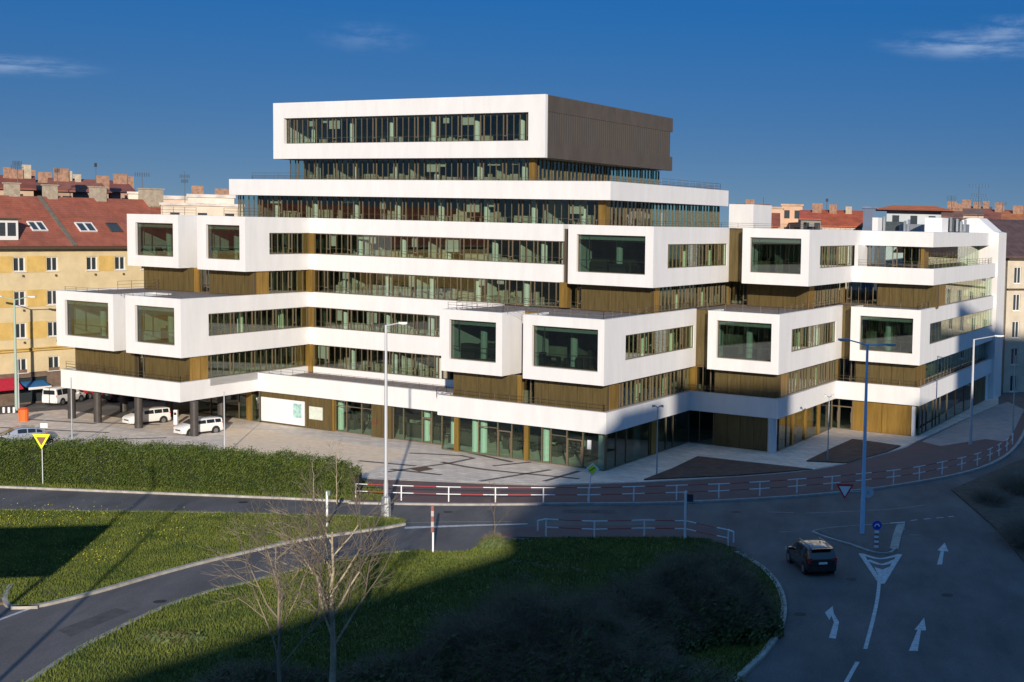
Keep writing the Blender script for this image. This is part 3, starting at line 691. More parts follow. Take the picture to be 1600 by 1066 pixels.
# level 5 on the right wing (recessed behind the loggia)
A = lambda px, b, z=17.4: a_of(px, b, z)
B = lambda px, a, z=17.4: b_of(px, a, z)
f5 = bD5 + 1.0
mb = MB(); mb.ab(-10.0, -9.6, 37.8 + TH, f5, Z4r0 - .4, 18.46); mb.build('white_return_wall', WHITE, OB)
ribbon('b', f5, A(1443, f5), -10.0, Z4r0 - .4, 18.46, inset=.1, single=False)
aD_ = A(1443, f5); gold_post('a', aD_, f5, f5 + 2.0, Z4r0 - .4, 18.46, -.05, .3)
ribbon('a', aD_, f5 + 2.0, B(1532, aD_), Z4r0 - .4, 18.46, inset=.1, single=False, slim=True)
# level 5 and 6 glazing of the tower
A = lambda px, b, z=21: a_of(px, b, z)
B = lambda px, a, z=21: b_of(px, a, z)
f5 = 11.9; z0, z1 = Z4t - .1, Z6b + .03
c0, c1 = A(946, f5), A(935.5, f5)
ribbon('b', f5, c1, A(372, f5), z0, z1, inset=.1); gold_post('b', f5, c0, c1, z0, z1, -.03, .3); gold_post('a', c0, f5 + .32, f5 + .9, z0, z1, -.0, .3)
ribbon('a', c0, f5 + .9, B(1124, c0), z0, z1, inset=.1, single=False, fins=True)
A = lambda px, b, z=25: a_of(px, b, z)
B = lambda px, a, z=25: b_of(px, a, z)
f6 = 17.9; z0, z1 = Z6t - .2, ZTb + .03
c0, c1 = A(836, f6), A(827, f6)
ribbon('b', f6, c1, A(452, f6), z0, z1, inset=.1); gold_post('b', f6, c0, c1, z0, z1, -.03, .3)
ribbon('a', c0, f6 + .3, B(1030, c0), z0, z1, inset=.1, single=False, fins=True)
# end wall and return walls of the right wing (white)
eb0, eb1 = b_of(1553.5, -18.6, 8), b_of(1565.5, -18.6, 8)
mb = MB(); 
eb1b = eb1
pts = [(-19.0, eb0, 0)]
def gable(mb, a, b0, b1, prof):
    """end wall across the wing: prof = [(a, z)]"""
    n = len(prof); k = len(mb.v)
    for b in (b0, b1): mb.v += [tuple(W(a_, b, z_)) for a_, z_ in prof]
    mb.f.append(tuple(range(k, k + n))); mb.f.append(tuple(range(k + 2 * n - 1, k + n - 1, -1))); mb.mi += [0, 0]
    for i in range(n):
        j = (i + 1) % n; mb.f.append((k + i, k + n + i, k + n + j, k + j)); mb.mi.append(0)
zg = 20.0
def zpy(a, b, py):
    lo, hi = 0, 50
    for _ in range(30):
        mid = (lo + hi) / 2
        if proj(W(a, b, mid))[1] > py: lo = mid
        else: hi = mid
    return lo
av = [a_of(x, eb0, 21) for x in (1553.5, 1529, 1513, 1497)]
gable(mb, 0, eb0 + .0, eb1, [(-18.75, 0), (-18.75, zpy(-18.75, eb0, 364)), (av[0], zpy(av[0], eb0, 362)), (av[1], zpy(av[1], eb0, 341)), (av[2], zpy(av[2], eb0, 341)), (av[3], zpy(av[3], eb0, 346)), (av[3], 0)])
cp = MB(); ring(cp, out1, .36, Z1t + .002, Z1t + .03); ring(cp, out6, .39, Z6t + .002, Z6t + .03); cp.build('coping', mat('pale coping', (.55, .54, .52), .5, .2), OB)
mb.build('white_end_wall', WHITE, OB)
# roof plant of the right wing
def plant(px, py_top, py_bot, wpx, b, m, name='roof_box', depth=3.0):
    a0, a1 = a_of(px, b, 21), a_of(px + wpx, b, 21)
    X = W(a0, b); 
    def zat(py):
        lo, hi = 10, 40
        for _ in range(30):
            mid = (lo + hi) / 2
            if proj(W(a0, b, mid))[1] > py: lo = mid
            else: hi = mid
        return lo
    m_ = MB(); m_.ab(min(a0, a1), max(a0, a1), b, b + depth, zat(py_bot), zat(py_top)); return m_.build(name, m, OB)
plant(1363, 340, 365, 9, 56, WHITE2); plant(1445, 340, 366, 27, 54, WHITE2)
grey = mat('grey plant cladding', (.22, .24, .26), .6, .2, var=.15, scale=1.5)
plant(1375, 346, 366, 30, 60, mat('dark plant', (.07, .085, .09), .6, .2, var=.2, scale=2)); plant(1405, 350, 366, 38, 59, grey); plant(1480, 344, 366, 14, 58, mat('dark plant', (.07, .08, .08), .6)); plant(1476, 350, 366, 30, 60, grey)
for x, t_ in ((1380, 338), (1412, 345), (1418, 343), (1484, 340), (1494, 342), (1500, 346), (1506, 343)): plant(x, t_, 362, 3, 57.5, STEEL, 'roof_duct', .4)
plant(1139, 319, 356, 38, 48, WHITE, 'roof_stair_wall', 6.0)

# ---- ground floor -------------------------------------------------
A = lambda px, b, z=1.6: a_of(px, b, z)
B = lambda px, a, z=1.6: b_of(px, a, z)
g0, g1 = .12, Z1b + .03
def shop(axis, fixed, xs, z0=g0, z1=g1, head=2.35, single=True, gm=None):
    """shop front: xs = list of (t, kind) boundaries along the wall"""
    fr = MB(); T = [x[0] for x in xs]; lo, hi = min(T), max(T)
    axbox(fr, axis, lo, hi, -.06, .06, z1 - .1, z1, fixed); axbox(fr, axis, lo, hi, -.06, .06, z0, z0 + .09, fixed)
    panes = []
    for (t, k), (t2, k2) in zip(xs[:-1], xs[1:]):
        a, b = min(t, t2), max(t, t2); m = .04
        axbox(fr, axis, t - m, t + m, -.08, .08, z0 + .09, z1 - .1, fixed)
        if k == 'door':
            axbox(fr, axis, a + m, a + m + .09, -.09, .09, z0 + .09, head, fixed); axbox(fr, axis, b - m - .09, b - m, -.09, .09, z0 + .09, head, fixed)
            axbox(fr, axis, a + m, b - m, -.09, .09, head, head + .1, fixed); axbox(fr, axis, a + m + .09, a + m + .13, -.16, -.11, .9, 1.9, fixed)
        elif k == 'high': axbox(fr, axis, a + m, b - m, -.05, .05, head + .2, head + .26, fixed)
        panes.append((a + m, b - m))
    t = xs[-1][0]; axbox(fr, axis, t - .04, t + .04, -.08, .08, z0 + .09, z1 - .1, fixed)
    o = fr.build('shop_front', BRONZE, OB)
    for a, b in panes:
        p = MB(); axbox(p, axis, a, b, -.012, .012, z0 + .09, z1 - .1, fixed); p.build('pane', gm or GLASS_S, o)
fa = 1.95
shop('b', fa, [(A(x, fa), k) for x, k in ((396, 'n'), (374, 'n'), (352, 'n'), (330, 'n'), (306, 'n'))], gm=GLASS_P)
gold_post('b', fa, A(396, fa) + .0, A(386, fa), g0, g1, -.1, .3, 'entrance_post'); 
shop('b', fa - .15, [(A(x, fa), 'n') for x in (407.5, 396)])
clad('b', fa, A(519, fa), A(408, fa), g0, g1, CLAD, 1.5)
mb = MB(); mb.ab(A(477, fa), A(409.5, fa), fa - .14, fa - .05, .3, 2.62); mb.build('white_display_panel', WPAINT, OB)
mb = MB(); mb.ab(A(473, fa), A(460, fa), fa - .16, fa - .142, 1.0, 2.35); mb.build('poster', mat('pale green poster', (.35, .55, .50), .4, var=.4, scale=2), OB)
mb = MB(); mb.ab(A(505, fa), A(484.5, fa), fa - .14, fa - .05, 1.05, 2.25); mb.build('notice_panel', mat('pale notice', (.62, .66, .56), .5, var=.1, scale=3), OB)
shop('b', fa + .3, [(A(580, fa), 'high'), (A(562.5, fa), 'high'), (A(539, fa), 'high'), (A(522, fa), 'n')][::1])
gold_post('b', fa, A(522, fa), A(519.5, fa), g0, g1, -.03, .3, 'entrance_post')
clad('b', fa, A(612, fa), A(580.5, fa), g0, g1, CLAD, 1.3)
mb = MB(); mb.ab(A(589, fa), A(583.5, fa), fa - .1, fa - .05, 1.35, 1.65); mb.build('letter_box', mat('reddish plate', (.16, .04, .03), .5), OB)
xs = [(A(x, fa), k) for x, k in ((689, 'n'), (673, 'door'), (658, 'n'), (629, 'n'), (613, 'n'))]
shop('b', fa + .2, xs)
fb = .45
xs = [(A(x, fb), k) for x, k in ((945, 'n'), (911, 'door'), (886, 'high'), (861, 'n'), (847, 'n'), (825, 'n'), (800, 'door'), (778, 'high'), (748, 'n'), (716, 'n'), (691, 'n'))]
shop('b', fb, xs)
for x0, x1 in ((717, 710.5), (826, 819.5)): gold_post('b', fb, A(x0, fb), A(x1, fb), g0, g1, -.12, .2, 'shop_post')
mb = MB(); mb.ab(A(924, fb), A(918, fb), fb - .05, fb - .02, 1.75, 2.5); mb.build('door_sign', WPAINT, OB)
sa = .35
shop('a', sa, [(B(x, sa), 'n') for x in (947, 962, 978, 1014, 1024, 1040, 1051, 1076)], gm=GLASS_P)
gold_post('a', sa, B(1016.5, sa), B(1024, sa), g0, g1, -.1, .25, 'shop_post')
fc = 17.45
shop('b', fc, [(A(x, fc), 'n') for x in (1115, 1093, 1076.5)], gm=GLASS_P); clad('b', fc, A(1199, fc), A(1116, fc), g0, g1, CLAD, 1.6)
sb = -8.9
shop('a', sb, [(B(x, sb), 'n') for x in (1216, 1228, 1238, 1257, 1278, 1299)], gm=GLASS_P)
for x0, x1 in ((1236, 1239), (1256, 1259), (1277, 1280)): gold_post('a', sb, B(x0, sb), B(x1, sb), g0, g1, -.12, .2, 'shop_post')
fd = 34.5
shop('b', fd, [(A(x, fd), k) for x, k in ((1332, 'door'), (1311, 'door'), (1299, 'n'))], gm=GLASS_P); clad('b', fd, A(1424, fd), A(1332.5, fd), g0, g1, GOLD, 3.0)
sd = -18.05
mb = MB(); mb.ab(A(1429.5, fd), A(1424.5, fd), fd - .06, fd + .35, g0, g1); mb.build('column', WPAINT, OB)
shop('a', sd, [(B(x, sd), 'n') for x in (1436, 1441, 1447, 1457, 1462, 1468, 1479, 1492, 1506, 1522)], gm=GLASS_P)
clad('a', sd, B(1522, sd), B(1539, sd), g0, g1, CLAD, 4.0); mb = MB(); mb.ab(sd - .05, sd + .2, B(1539, sd), B(1553, sd), g0, g1); mb.build('white_return_wall', WHITE, OB)
# columns
def column(a, b, r, m, z0=g0, z1=g1, n=14):
    mb = MB(); p = W(a, b); mb.tube((p.x, p.y, z0), (p.x, p.y, z1), r, n=n); return mb.build('column', m, OB, smooth=False)
column(A(1207, fc) , fc - .1, .42, mat('polished column', (.62, .64, .66), .25, .25, var=.05, scale=5))
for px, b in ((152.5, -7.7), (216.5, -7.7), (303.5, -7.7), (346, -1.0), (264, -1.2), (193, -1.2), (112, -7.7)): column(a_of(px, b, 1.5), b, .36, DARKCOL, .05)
# interior columns seen through the glass
def icol(a, b, z0, z1): column(a, b, .30, COLM, z0, z1, 10)
for z0, z1, bb, a0, a1 in ((8.2, 11.2, 10.6, 20, 41), (15.7, 18.7, 10.6, 12, 41), (12.3, 14.75, 10.6, 14, 41), (4.3, 7.15, 10.6, 19, 41), (19.7, 22.2, 13.2, 9, 52), (23.6, 26.3, 19.2, 20, 53), (27.4, 31.1, 18.6, 20, 53)):
    a = a0 + 1.2
    while a < a1: icol(a, bb, z0, z1); a += 5.85
for z0, z1, aa, b0, b1 in ((8.2, 11.2, 44.4, -5, 8), (15.7, 18.7, 44.4, 3, 8), (8.2, 11.2, 1.6, 4, 17), (15.7, 18.7, 1.4, 12, 24), (8.2, 11.2, -7.8, 20, 34), (4.3, 7.15, 2.2, 4, 16), (4.3, 7.15, -7.4, 21, 34), (12.3, 14.75, 2.2, 12, 24), (12.3, 14.75, 44.9, 4, 8)):
    b = b0
    while b < b1: icol(aa, b, z0, z1); b += 5.85
for a in (39, 22, 33): icol(a, 3.4, .1, 3.2)
for px in (742, 853): icol(A(px, 1.4), 1.5, .1, 3.2)
icol(1.0, 1.1, .1, 3.2); icol(1.2, 8, .1, 3.2); icol(14.0, 1.6, .1, 3.2); icol(18.9, 3.6, .1, 3.2)
for fx, aL_, aR__, z0, z1 in ((-8.4, 61, 52.3, 8.2, 11.2), (-8.4, 50.5, 42.7, 8.2, 11.2), (-.5, 17.4, 10.6, 8.2, 11.2), (-.5, 8.35, 0, 8.2, 11.2), (16.6, -1.95, -9.4, 8.2, 11.2), (33.5, -10.9, -18.4, 8.2, 11.2), (0, 60.3, 52.4, 15.7, 18.7), (0, 49.6, 42.7, 15.7, 18.7), (8.1, 8.95, -.2, 15.7, 18.7)):
    icol((aL_ + aR__) / 2 + .4, fx + 2.6, z0, z1)
# inner core walls: dark rooms behind the glass
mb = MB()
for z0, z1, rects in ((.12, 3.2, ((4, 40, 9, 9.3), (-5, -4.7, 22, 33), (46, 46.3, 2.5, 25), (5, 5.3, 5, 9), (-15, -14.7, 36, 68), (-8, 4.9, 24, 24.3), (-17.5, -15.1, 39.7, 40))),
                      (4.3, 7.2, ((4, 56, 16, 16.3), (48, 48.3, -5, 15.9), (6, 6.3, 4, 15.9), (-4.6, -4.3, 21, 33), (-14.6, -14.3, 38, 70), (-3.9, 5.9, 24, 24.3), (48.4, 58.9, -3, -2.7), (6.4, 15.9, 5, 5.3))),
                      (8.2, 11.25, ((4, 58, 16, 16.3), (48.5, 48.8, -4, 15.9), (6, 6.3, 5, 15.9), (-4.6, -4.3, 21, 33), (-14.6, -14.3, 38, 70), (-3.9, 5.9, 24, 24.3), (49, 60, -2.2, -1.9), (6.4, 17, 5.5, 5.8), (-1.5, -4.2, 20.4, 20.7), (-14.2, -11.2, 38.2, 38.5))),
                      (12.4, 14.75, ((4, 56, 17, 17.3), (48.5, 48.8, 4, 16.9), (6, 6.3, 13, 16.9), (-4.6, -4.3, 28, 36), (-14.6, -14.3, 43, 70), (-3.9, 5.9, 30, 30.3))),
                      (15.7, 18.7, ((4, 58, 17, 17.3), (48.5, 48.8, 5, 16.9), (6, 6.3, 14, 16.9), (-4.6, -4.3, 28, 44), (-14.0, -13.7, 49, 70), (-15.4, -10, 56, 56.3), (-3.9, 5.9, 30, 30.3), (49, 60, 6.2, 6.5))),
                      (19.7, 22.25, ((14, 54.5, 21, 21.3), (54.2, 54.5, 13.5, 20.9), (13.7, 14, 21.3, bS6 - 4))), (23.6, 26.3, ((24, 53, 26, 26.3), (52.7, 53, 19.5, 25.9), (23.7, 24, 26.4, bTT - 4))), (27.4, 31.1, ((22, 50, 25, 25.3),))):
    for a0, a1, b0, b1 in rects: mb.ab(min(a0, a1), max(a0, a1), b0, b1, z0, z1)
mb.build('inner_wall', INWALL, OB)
mb = MB()
rf = random.Random(3)
def desks(a0, a1, b0, b1, z, n, m=None):
    for _ in range(n):
        a, b = rf.uniform(a0, a1), rf.uniform(b0, b1); w_, d_ = rf.choice(((1.6, .8), (.5, .5), (1.0, .45), (.35, .35), (1.8, .5))); hh = rf.choice((.74, .74, 1.1, 1.25, .9))
        mb.ab(a, a + w_, b, b + d_, z, z + hh) if hh > .8 else (mb.ab(a, a + w_, b, b + d_, z + .70, z + .74), mb.ab(a, a + .06, b, b + d_, z, z + .7), mb.ab(a + w_ - .06, a + w_, b, b + d_, z, z + .7))
desks(20, 41, 10.4, 15, 8.2, 34); desks(12, 41, 10.4, 15, 15.7, 46); desks(14, 41, 10.4, 15, 12.36, 44); desks(19, 41, 10.4, 15, 4.3, 26)
desks(10, 51, 13, 19, 19.75, 50); desks(20, 52, 19, 24, 23.6, 50); desks(22, 52, 18, 23, 27.4, 25)
mb.build('office_furniture', DESK, OB, kind='stuff')
mb = MB()
desks(43.8, 47, -4, 8, 8.2, 22); desks(43.8, 47, 2, 8, 15.7, 14); desks(1, 5, 3, 16, 8.2, 30); desks(1, 5, 11, 23, 15.7, 30); desks(1.3, 5, 3, 16, 4.3, 30); desks(-8, -5, 20, 33, 8.2, 26); desks(-17, -15, 38, 68, 8.2, 30); desks(-8, -5, 20, 33, 4.3, 26)
desks(3, 40, 3, 8, .12, 60); desks(-8, -6, 20, 32, .12, 20); desks(53, 59.5, -6, -3, 8.2, 10); desks(44, 49, -6, -3, 8.2, 10); desks(11.5, 16, 1, 4, 8.2, 8); desks(1, 7.5, 1, 4, 8.2, 8); desks(-9, -3, 18, 20, 8.2, 8); desks(53, 59, 2, 5, 15.7, 10); desks(43.8, 48.5, 2, 3.8, 15.7, 10); desks(1, 8, 10, 13, 15.7, 10)
mb.build('office_furniture', DESKD, OB, kind='stuff')
# pale partitions and half drawn blinds
mb = MB()
for z, hgt, aa in ((8.2, 2.9, (24.5, 33)), (15.7, 2.9, (16, 27.5, 36)), (12.36, 2.35, (20, 38.6, 29)), (4.3, 2.8, (22, 31)), (19.75, 2.45, (15, 26, 36, 47)), (23.6, 2.65, (25, 37, 48))):
    for a in aa: b0 = 10.8 if z < 19 else 13.6 if z < 22 else 19.4; mb.ab(a, a + .12, b0, b0 + 4.5, z, z + hgt); 
mb.build('partition', mat('pale partition', (.50, .50, .42), .8, var=.15, scale=.5), OB)
mb = MB()
rb_ = random.Random(5)
for fx_, a0, a1, zt_ in ((9.85, 20, 42, Z2r1), (9.95, 12, 42, Z4r1), (9.75, 14, 41, 14.7), (9.75, 19, 41, 7.15), (12.4, 9, 52, 22.2), (18.3, 20, 52, 26.3), (17.5, 20, 52, 30.6)):
    for _ in range(int((a1 - a0) / 6)):
        a = rb_.uniform(a0, a1); l = rb_.uniform(.4, 1.5); mb.ab(a, a + rb_.choice((.8, 1.6)), fx_, fx_ + .03, zt_ - l, zt_ - .05)
mb.build('blind', mat('pale blind', (.42, .41, .36), .8), OB, kind='stuff')
# ceiling light strips in the boxes (unlit white fittings)
mb = MB()
for fx, a0, a1, z in ((-8.4, 53.5, 60, 11.1), (-8.4, 44, 49.5, 11.1), (-.5, 11.5, 16.5, 11.1), (-.5, 1, 7.5, 11.1), (16.6, -8.5, -3, 11.1), (33.5, -17.5, -12, 11.1), (0, 53.5, 59.5, 18.55), (0, 43.8, 48.8, 18.55), (8.1, 0.8, 8, 18.55)):
    for k in (1.6, 3.2): mb.ab(a0, a0 + (a1 - a0) * .72, fx + k, fx + k + .12, z, z + .06)
mb.build('ceiling_light', mat('white fitting', (.85, .88, .85), .3), OB)

# ---- terrace railings ---------------------------------------------
RAILM = mat('brown railing', (.11, .08, .055), .5, .4)
def railing(pts, z, hgt=.95, step=1.6, label=None):
    p = MB(); r = MB()
    for (a0, b0), (a1, b1) in zip(pts[:-1], pts[1:]):
        P, Q = W(a0, b0), W(a1, b1); L = (Q - P).length; n = max(1, int(L / step))
        for i in range(n + 1):
            q = P.lerp(Q, i / n); p.tube((q.x, q.y, z), (q.x, q.y, z + hgt), .022, n=4)
        for hh in (hgt, hgt * .68, hgt * .36): r.tube((P.x, P.y, z + hh), (Q.x, Q.y, z + hh), .018, n=4)
    o = p.build('terrace_railing', RAILM, OB, kind='stuff'); r.build('rail', RAILM, o, kind='stuff'); return o
s = .5
railing([(60.4, -7.8), (53, -7.8)], Z1t - .1, .8); railing([(60, -8.1), (43.2, -8.1), (43.2, 2.1), (18.7, 2.1), (18.7, .5), (.5, .5), (.5, 17.5), (-8.8, 17.5), (-8.8, 34.5), (-17.9, 34.5), (-17.9, 70)], Z1t - .3, .85)
railing([(60.2, -7.9), (43.2, -7.9)], Z2t - .15, .55); railing([(57, -4), (57, 3), (54, 3)], Z2t - .1, 1.0); railing([(17, 0), (.4, 0), (.4, 17.6), (-8.9, 17.6), (-8.9, 34), (-17.9, 34), (-17.9, 70)], Z2t - .1, .7)
railing([(16.6, 4), (16.6, .8), (11.4, .8), (11.4, 5)], Z2t - .1, 1.05); railing([(52, 6), (44, 6)], Z4t - .1, .9); railing([(8.4, 9), (.4, 9), (.4, 24.6), (-9, 24.6), (-9, 40)], Z4t - .1, .55); railing([(60, 3), (53, 3)], Z4t - .1, .9)
railing([(53, 11.2), (45, 11.2)], Z6t - .1, .8); railing([(53, 11.2), (7, 11.2), (7, bS6 - 1)], Z6t - .2, .55); railing([(aS6 + .6, bS6 - 16), (aS6 + .6, bS6 - 1), (aS6 + 4, bS6 - 1)], Z6t - .1, .8)
railing([(-10, 38.3), (-18, 38.3), (-18, 70)], Z4r0 - .1, .75)


# ================================================================== PLACES ON PLANES
def zt(P, py):
    """height above point P that stands at picture row py"""
    lo, hi = -5, 60
    for _ in range(40):
        mid = (lo + hi) / 2
        if proj((P[0], P[1], mid))[1] > py: lo = mid
        else: hi = mid
    return lo
def far(px, dist):
    d = ray(px, 400); s = dist / math.hypot(d.x, d.y); return Vector((d.x * s, d.y * s, 0))

# ================================================================== LEFT APARTMENT HOUSE
cdir = Vector((math.sin(R(31.16)), math.cos(R(31.16)), 0)); cin = Vector((-cdir.y, cdir.x, 0)); cP = gp(30, 632.5)
YB = thing('apartment_house', cP, 'yellow and cream apartment house with red tiled roof and street level shops', 'apartment house', rz=math.atan2(cdir.y, cdir.x), local=True)
def hitplane(px, py, P, n):
    d = ray(px, py); C = Vector((0, 0, H)); t = (P - C).dot(n) / d.dot(n); X = C + d * t; q = X - cP
    return q.dot(cdir), q.dot(cin), X.z
def fx(px, py): t, _, z = hitplane(px, py, cP, cin); return t, z
CREAM = mat('cream render', (.62, .50, .29), .85, var=.10, scale=.5, bump=.1); OCHRE = mat('ochre render', (.60, .40, .12), .85, var=.12, scale=.8)
ROOFT = mat('red clay tiles', (.28, .085, .05), .85, var=.22, scale=.8, bump=.5, bscale=14)
wv = ROOFT.node_tree
te_ = fx(100, 385.5)[1]
T0, T1 = -45.0, fx(300, 380)[0]
ze = te_
rows = [(402, 424.5), (455, 478.5), (505, 529), (560.5, 583)]
cols = [30.5, 82, 144, 188]
zr = []
for y0, y1 in rows: zr.append((fx(30, y1)[1], fx(30, y0)[1]))
tc_ = [fx(c, 420)[0] for c in cols]
step = tc_[1] - tc_[0]
tcs = [tc_[0] - 2 * step, tc_[0] - step] + tc_ + [tc_[-1] + 3.2, tc_[-1] + 6.4, tc_[-1] + 10, tc_[-1] + 14]
holes = [(t - .62, t + .62, a, b) for a, b in zr for t in tcs]
def lgrid(mb, y, x0, x1, z0, z1, th, holes):
    T = sorted({x0, x1} | {h_[i] for h_ in holes for i in (0, 1)}); Z = sorted({z0, z1} | {h_[i] for h_ in holes for i in (2, 3)})
    sol = lambda i, j: 0 <= i < len(T) - 1 and 0 <= j < len(Z) - 1 and not any(h_[0] < (T[i] + T[i + 1]) / 2 < h_[1] and h_[2] < (Z[j] + Z[j + 1]) / 2 < h_[3] for h_ in holes)
    for i in range(len(T) - 1):
        for j in range(len(Z) - 1):
            if not sol(i, j): continue
            a, b, c, d = T[i], T[i + 1], Z[j], Z[j + 1]
            mb.quad((a, y, c), (b, y, c), (b, y, d), (a, y, d))
            if not sol(i - 1, j): mb.quad((a, y, c), (a, y + th, c), (a, y + th, d), (a, y, d))
            if not sol(i + 1, j): mb.quad((b, y, c), (b, y + th, c), (b, y + th, d), (b, y, d))
            if not sol(i, j - 1): mb.quad((a, y, c), (b, y, c), (b, y + th, c), (a, y + th, c))
            if not sol(i, j + 1): mb.quad((a, y, d), (b, y, d), (b, y + th, d), (a, y + th, d))
mb = MB(); zs_ = 3.6; lgrid(mb, 0, T0, T1, zs_, ze - .25, .3, holes); wall = mb.build('wall', CREAM, YB)
mb = MB(); mb.box(((T0 + T1) / 2, 6.2, ze / 2), (T1 - T0, 11.4, ze - .3)); mb.build('house_body', mat('dark room', (.03, .03, .03), .9), YB)
WF = mat('white window frame', (.72, .70, .66), .5); HG = glass('house glass', (.25, .25, .24), 1.6)
HGD = mat('dark house glass', (.035, .045, .05), .08, spec=.9)
def hwin(parent, t, z0, z1, w=1.24, y=.0, dep=.14):
    m = MB()
    for x in (-w / 2 + .05, 0, w / 2 - .05): m.box((t + x, y + dep, (z0 + z1) / 2), (.09, .07, z1 - z0))
    for z in (z0 + .05, z1 - .05): m.box((t, y + dep, z), (w - .18, .06, .09))
    m.box((t, y - .02, z0 - .05), (w + .25, .2, .07))
    o = m.build('window', WF, parent); p = MB(); p.box((t, y + dep + .05, (z0 + z1) / 2), (w, .02, z1 - z0)); p.build('pane', HGD, o); return o
for a, b in zr:
    for t in tcs: hwin(YB, t, a, b)
def opan(xa, xb, za, zb, m=OCHRE):
    q = MB(); q.box(((xa + xb) / 2, -.02, (za + zb) / 2), (abs(xb - xa), .036, zb - za)); return q.build('coloured_panel', m, YB)
for k in range(3):
    a, b = zr[k]
    opan(tcs[1] + .75, tcs[2] - .75, a - .1, b + .1); opan(tcs[2] + .75, tcs[3] - .75, a - .1, b + .1); opan(tcs[4] + .75, tcs[5] - .75, a - .1, b + .1); opan(T0 + 2, tcs[0] - .75, a - .1, b + .1); opan(tcs[0] + .75, tcs[1] - .75, a - .1, b + .1); opan(tcs[6] + .75, tcs[7] - .75, a - .1, b + .1)
m = MB(); zc = fx(50, 547)[1]; m.box(((T0 + T1) / 2, -.1, zc), (T1 - T0, .3, .18)); m.box(((T0 + T1) / 2, -.14, zc + .2), (T1 - T0, .4, .08)); m.build('cornice', OCHRE, YB)
for k in range(5):
    zz_ = zc - .55 - k * .5
    if zz_ > zs_ + .2:
        m = MB(); m.box(((T0 + T1) / 2, -.015, zz_), (T1 - T0, .03, .42)); 
m = MB(); m.box(((T0 + T1) / 2, -.35, ze - .12), (T1 - T0, .9, .22)); m.build('eave', BRONZE_D, YB)
m = MB(); m.box(((T0 + T1) / 2, -.62, ze + .03), (T1 - T0, .16, .12)); m.build('gutter', mat('copper brown gutter', (.10, .04, .025), .5), YB)
# roof
rz0, rise, run = ze + .0, 5.2, 6.4
sl_n = (-cin * rise + Vector((0, 0, run))).normalized(); rP = cP + Vector((0, 0, rz0)) - cin * .6
m = MB(); y0, y1, y2 = -.6, run - .6, 2 * run - .6
tR = hitplane(256, 322, rP, sl_n)[0]
for a, b in ((y0, y1), (y2, y1)):
    m.quad((T0, a, rz0), (tR, a, rz0), (tR, b, rz0 + rise), (T0, b, rz0 + rise)); m.quad((T0, a, rz0 - .15), (tR, a, rz0 - .15), (tR, b, rz0 + rise - .15), (T0, b, rz0 + rise - .15))
for t in (T0, tR): m.quad((t, y0, rz0), (t, y1, rz0 + rise), (t, y2, rz0))
m.quad((T0, y0, rz0 - .15), (tR, y0, rz0 - .15), (tR, y0, rz0), (T0, y0, rz0))
# rows of tiles
roof = m.build('roof', ROOFT, YB)
m = MB(); nrow = 26
for k in range(nrow):
    f = (k + .5) / nrow; yy = y0 + (y1 - y0) * f; zz_ = rz0 + rise * f
    m.quad((T0, yy, zz_ + .05), (tR, yy, zz_ + .05), (tR, yy + .2, zz_ + .165), (T0, yy + .2, zz_ + .165)); m.quad((T0, yy, zz_ + .05), (tR, yy, zz_ + .05), (tR, yy, zz_ - .01), (T0, yy, zz_ - .01))
m.build('tile_courses', ROOFT, roof, kind='stuff')
def onroof(px, py): t, y, z = hitplane(px, py, rP, sl_n); return t, y, z
ang = math.atan2(rise, run)
tv = onroof(116, 383)[0]
T_ = Matrix.Translation((tv, (y0 + y1) / 2, rz0 + rise / 2 + .08)) @ Matrix.Rotation(ang, 4, 'X')
m = MB(); m.box((0, 0, 0), (.45, math.hypot(rise, run), .16), T_); m.build('flashing_strip', mat('grey flashing', (.14, .12, .09), .7, var=.2, scale=2), roof)
def skylight(px, py, w, l, n=1):
    t, y, z = onroof(px, py)
    T_ = Matrix.Translation((t, y, z)) @ Matrix.Rotation(ang, 4, 'X')
    m = MB()
    for sx_ in (-1, 1): m.box((sx_ * (w / 2), 0, .08), (.09, l, .16), T_)
    for sy_ in (-1, 1): m.box((0, sy_ * (l / 2 - .05), .08), (w - .09, .1, .16), T_)
    if n == 2: m.box((0, 0, .09), (.14, l - .2, .16), T_)
    o = m.build('skylight', WF if n == 2 else BRONZE_D, roof); p = MB(); p.box((0, 0, .06), (w - .09, l - .2, .03), T_); p.build('pane', HGD, o)
skylight(134, 356, 1.9, 1.5, 2); skylight(178, 356.5, 1.3, 1.5); skylight(58, 354.5, 1.6, 1.5, 2)
t, y, z = onroof(10, 376)
m = MB(); m.box((t - .6, y + 1.4, z + 1.1), (3.6, 3.0, 2.1)); dm = m.build('dormer', WF, roof)
m = MB(); m.box((t - .6, y + 1.3, z + 2.22), (4.0, 3.4, .14)); m.build('dormer_roof', BRONZE_D, dm)
m = MB()
for x in (-1.1, 0, 1.1): m.box((t - .6 + x, y - .12, z + 1.15), (.85, .04, 1.35))
m.build('pane', HGD, dm)
BRICKC = mat('chimney render', (.36, .30, .22), .9, var=.2, scale=2, bump=.3); BRK = mat('brick chimney', (.26, .15, .10), .9, var=.3, scale=3, bump=.3)
def chim(x0, x1, ytop, ybot, dy=1.0):
    a = onroof(x0, ybot)[0]; t, y, z = onroof((x0 + x1) / 2, ybot); X = cP + cdir * t + cin * y; zt_ = zt(X, ytop)
    w = abs(x1 - x0) / (F / X.y) * .72
    m = MB(); m.box((t, y + w / 2, (z + zt_) / 2 - .3), (w, w, zt_ - z + .6)); o = m.build('chimney', BRICKC, roof); m = MB(); m.box((t, y + w / 2, zt_ + .04), (w + .2, w + .2, .12)); m.build('chimney_cap', BRICKC, o)
chim(12, 35, 287, 308); chim(72, 94, 290, 312); chim(146, 171, 293, 315); chim(226, 262, 296, 324)
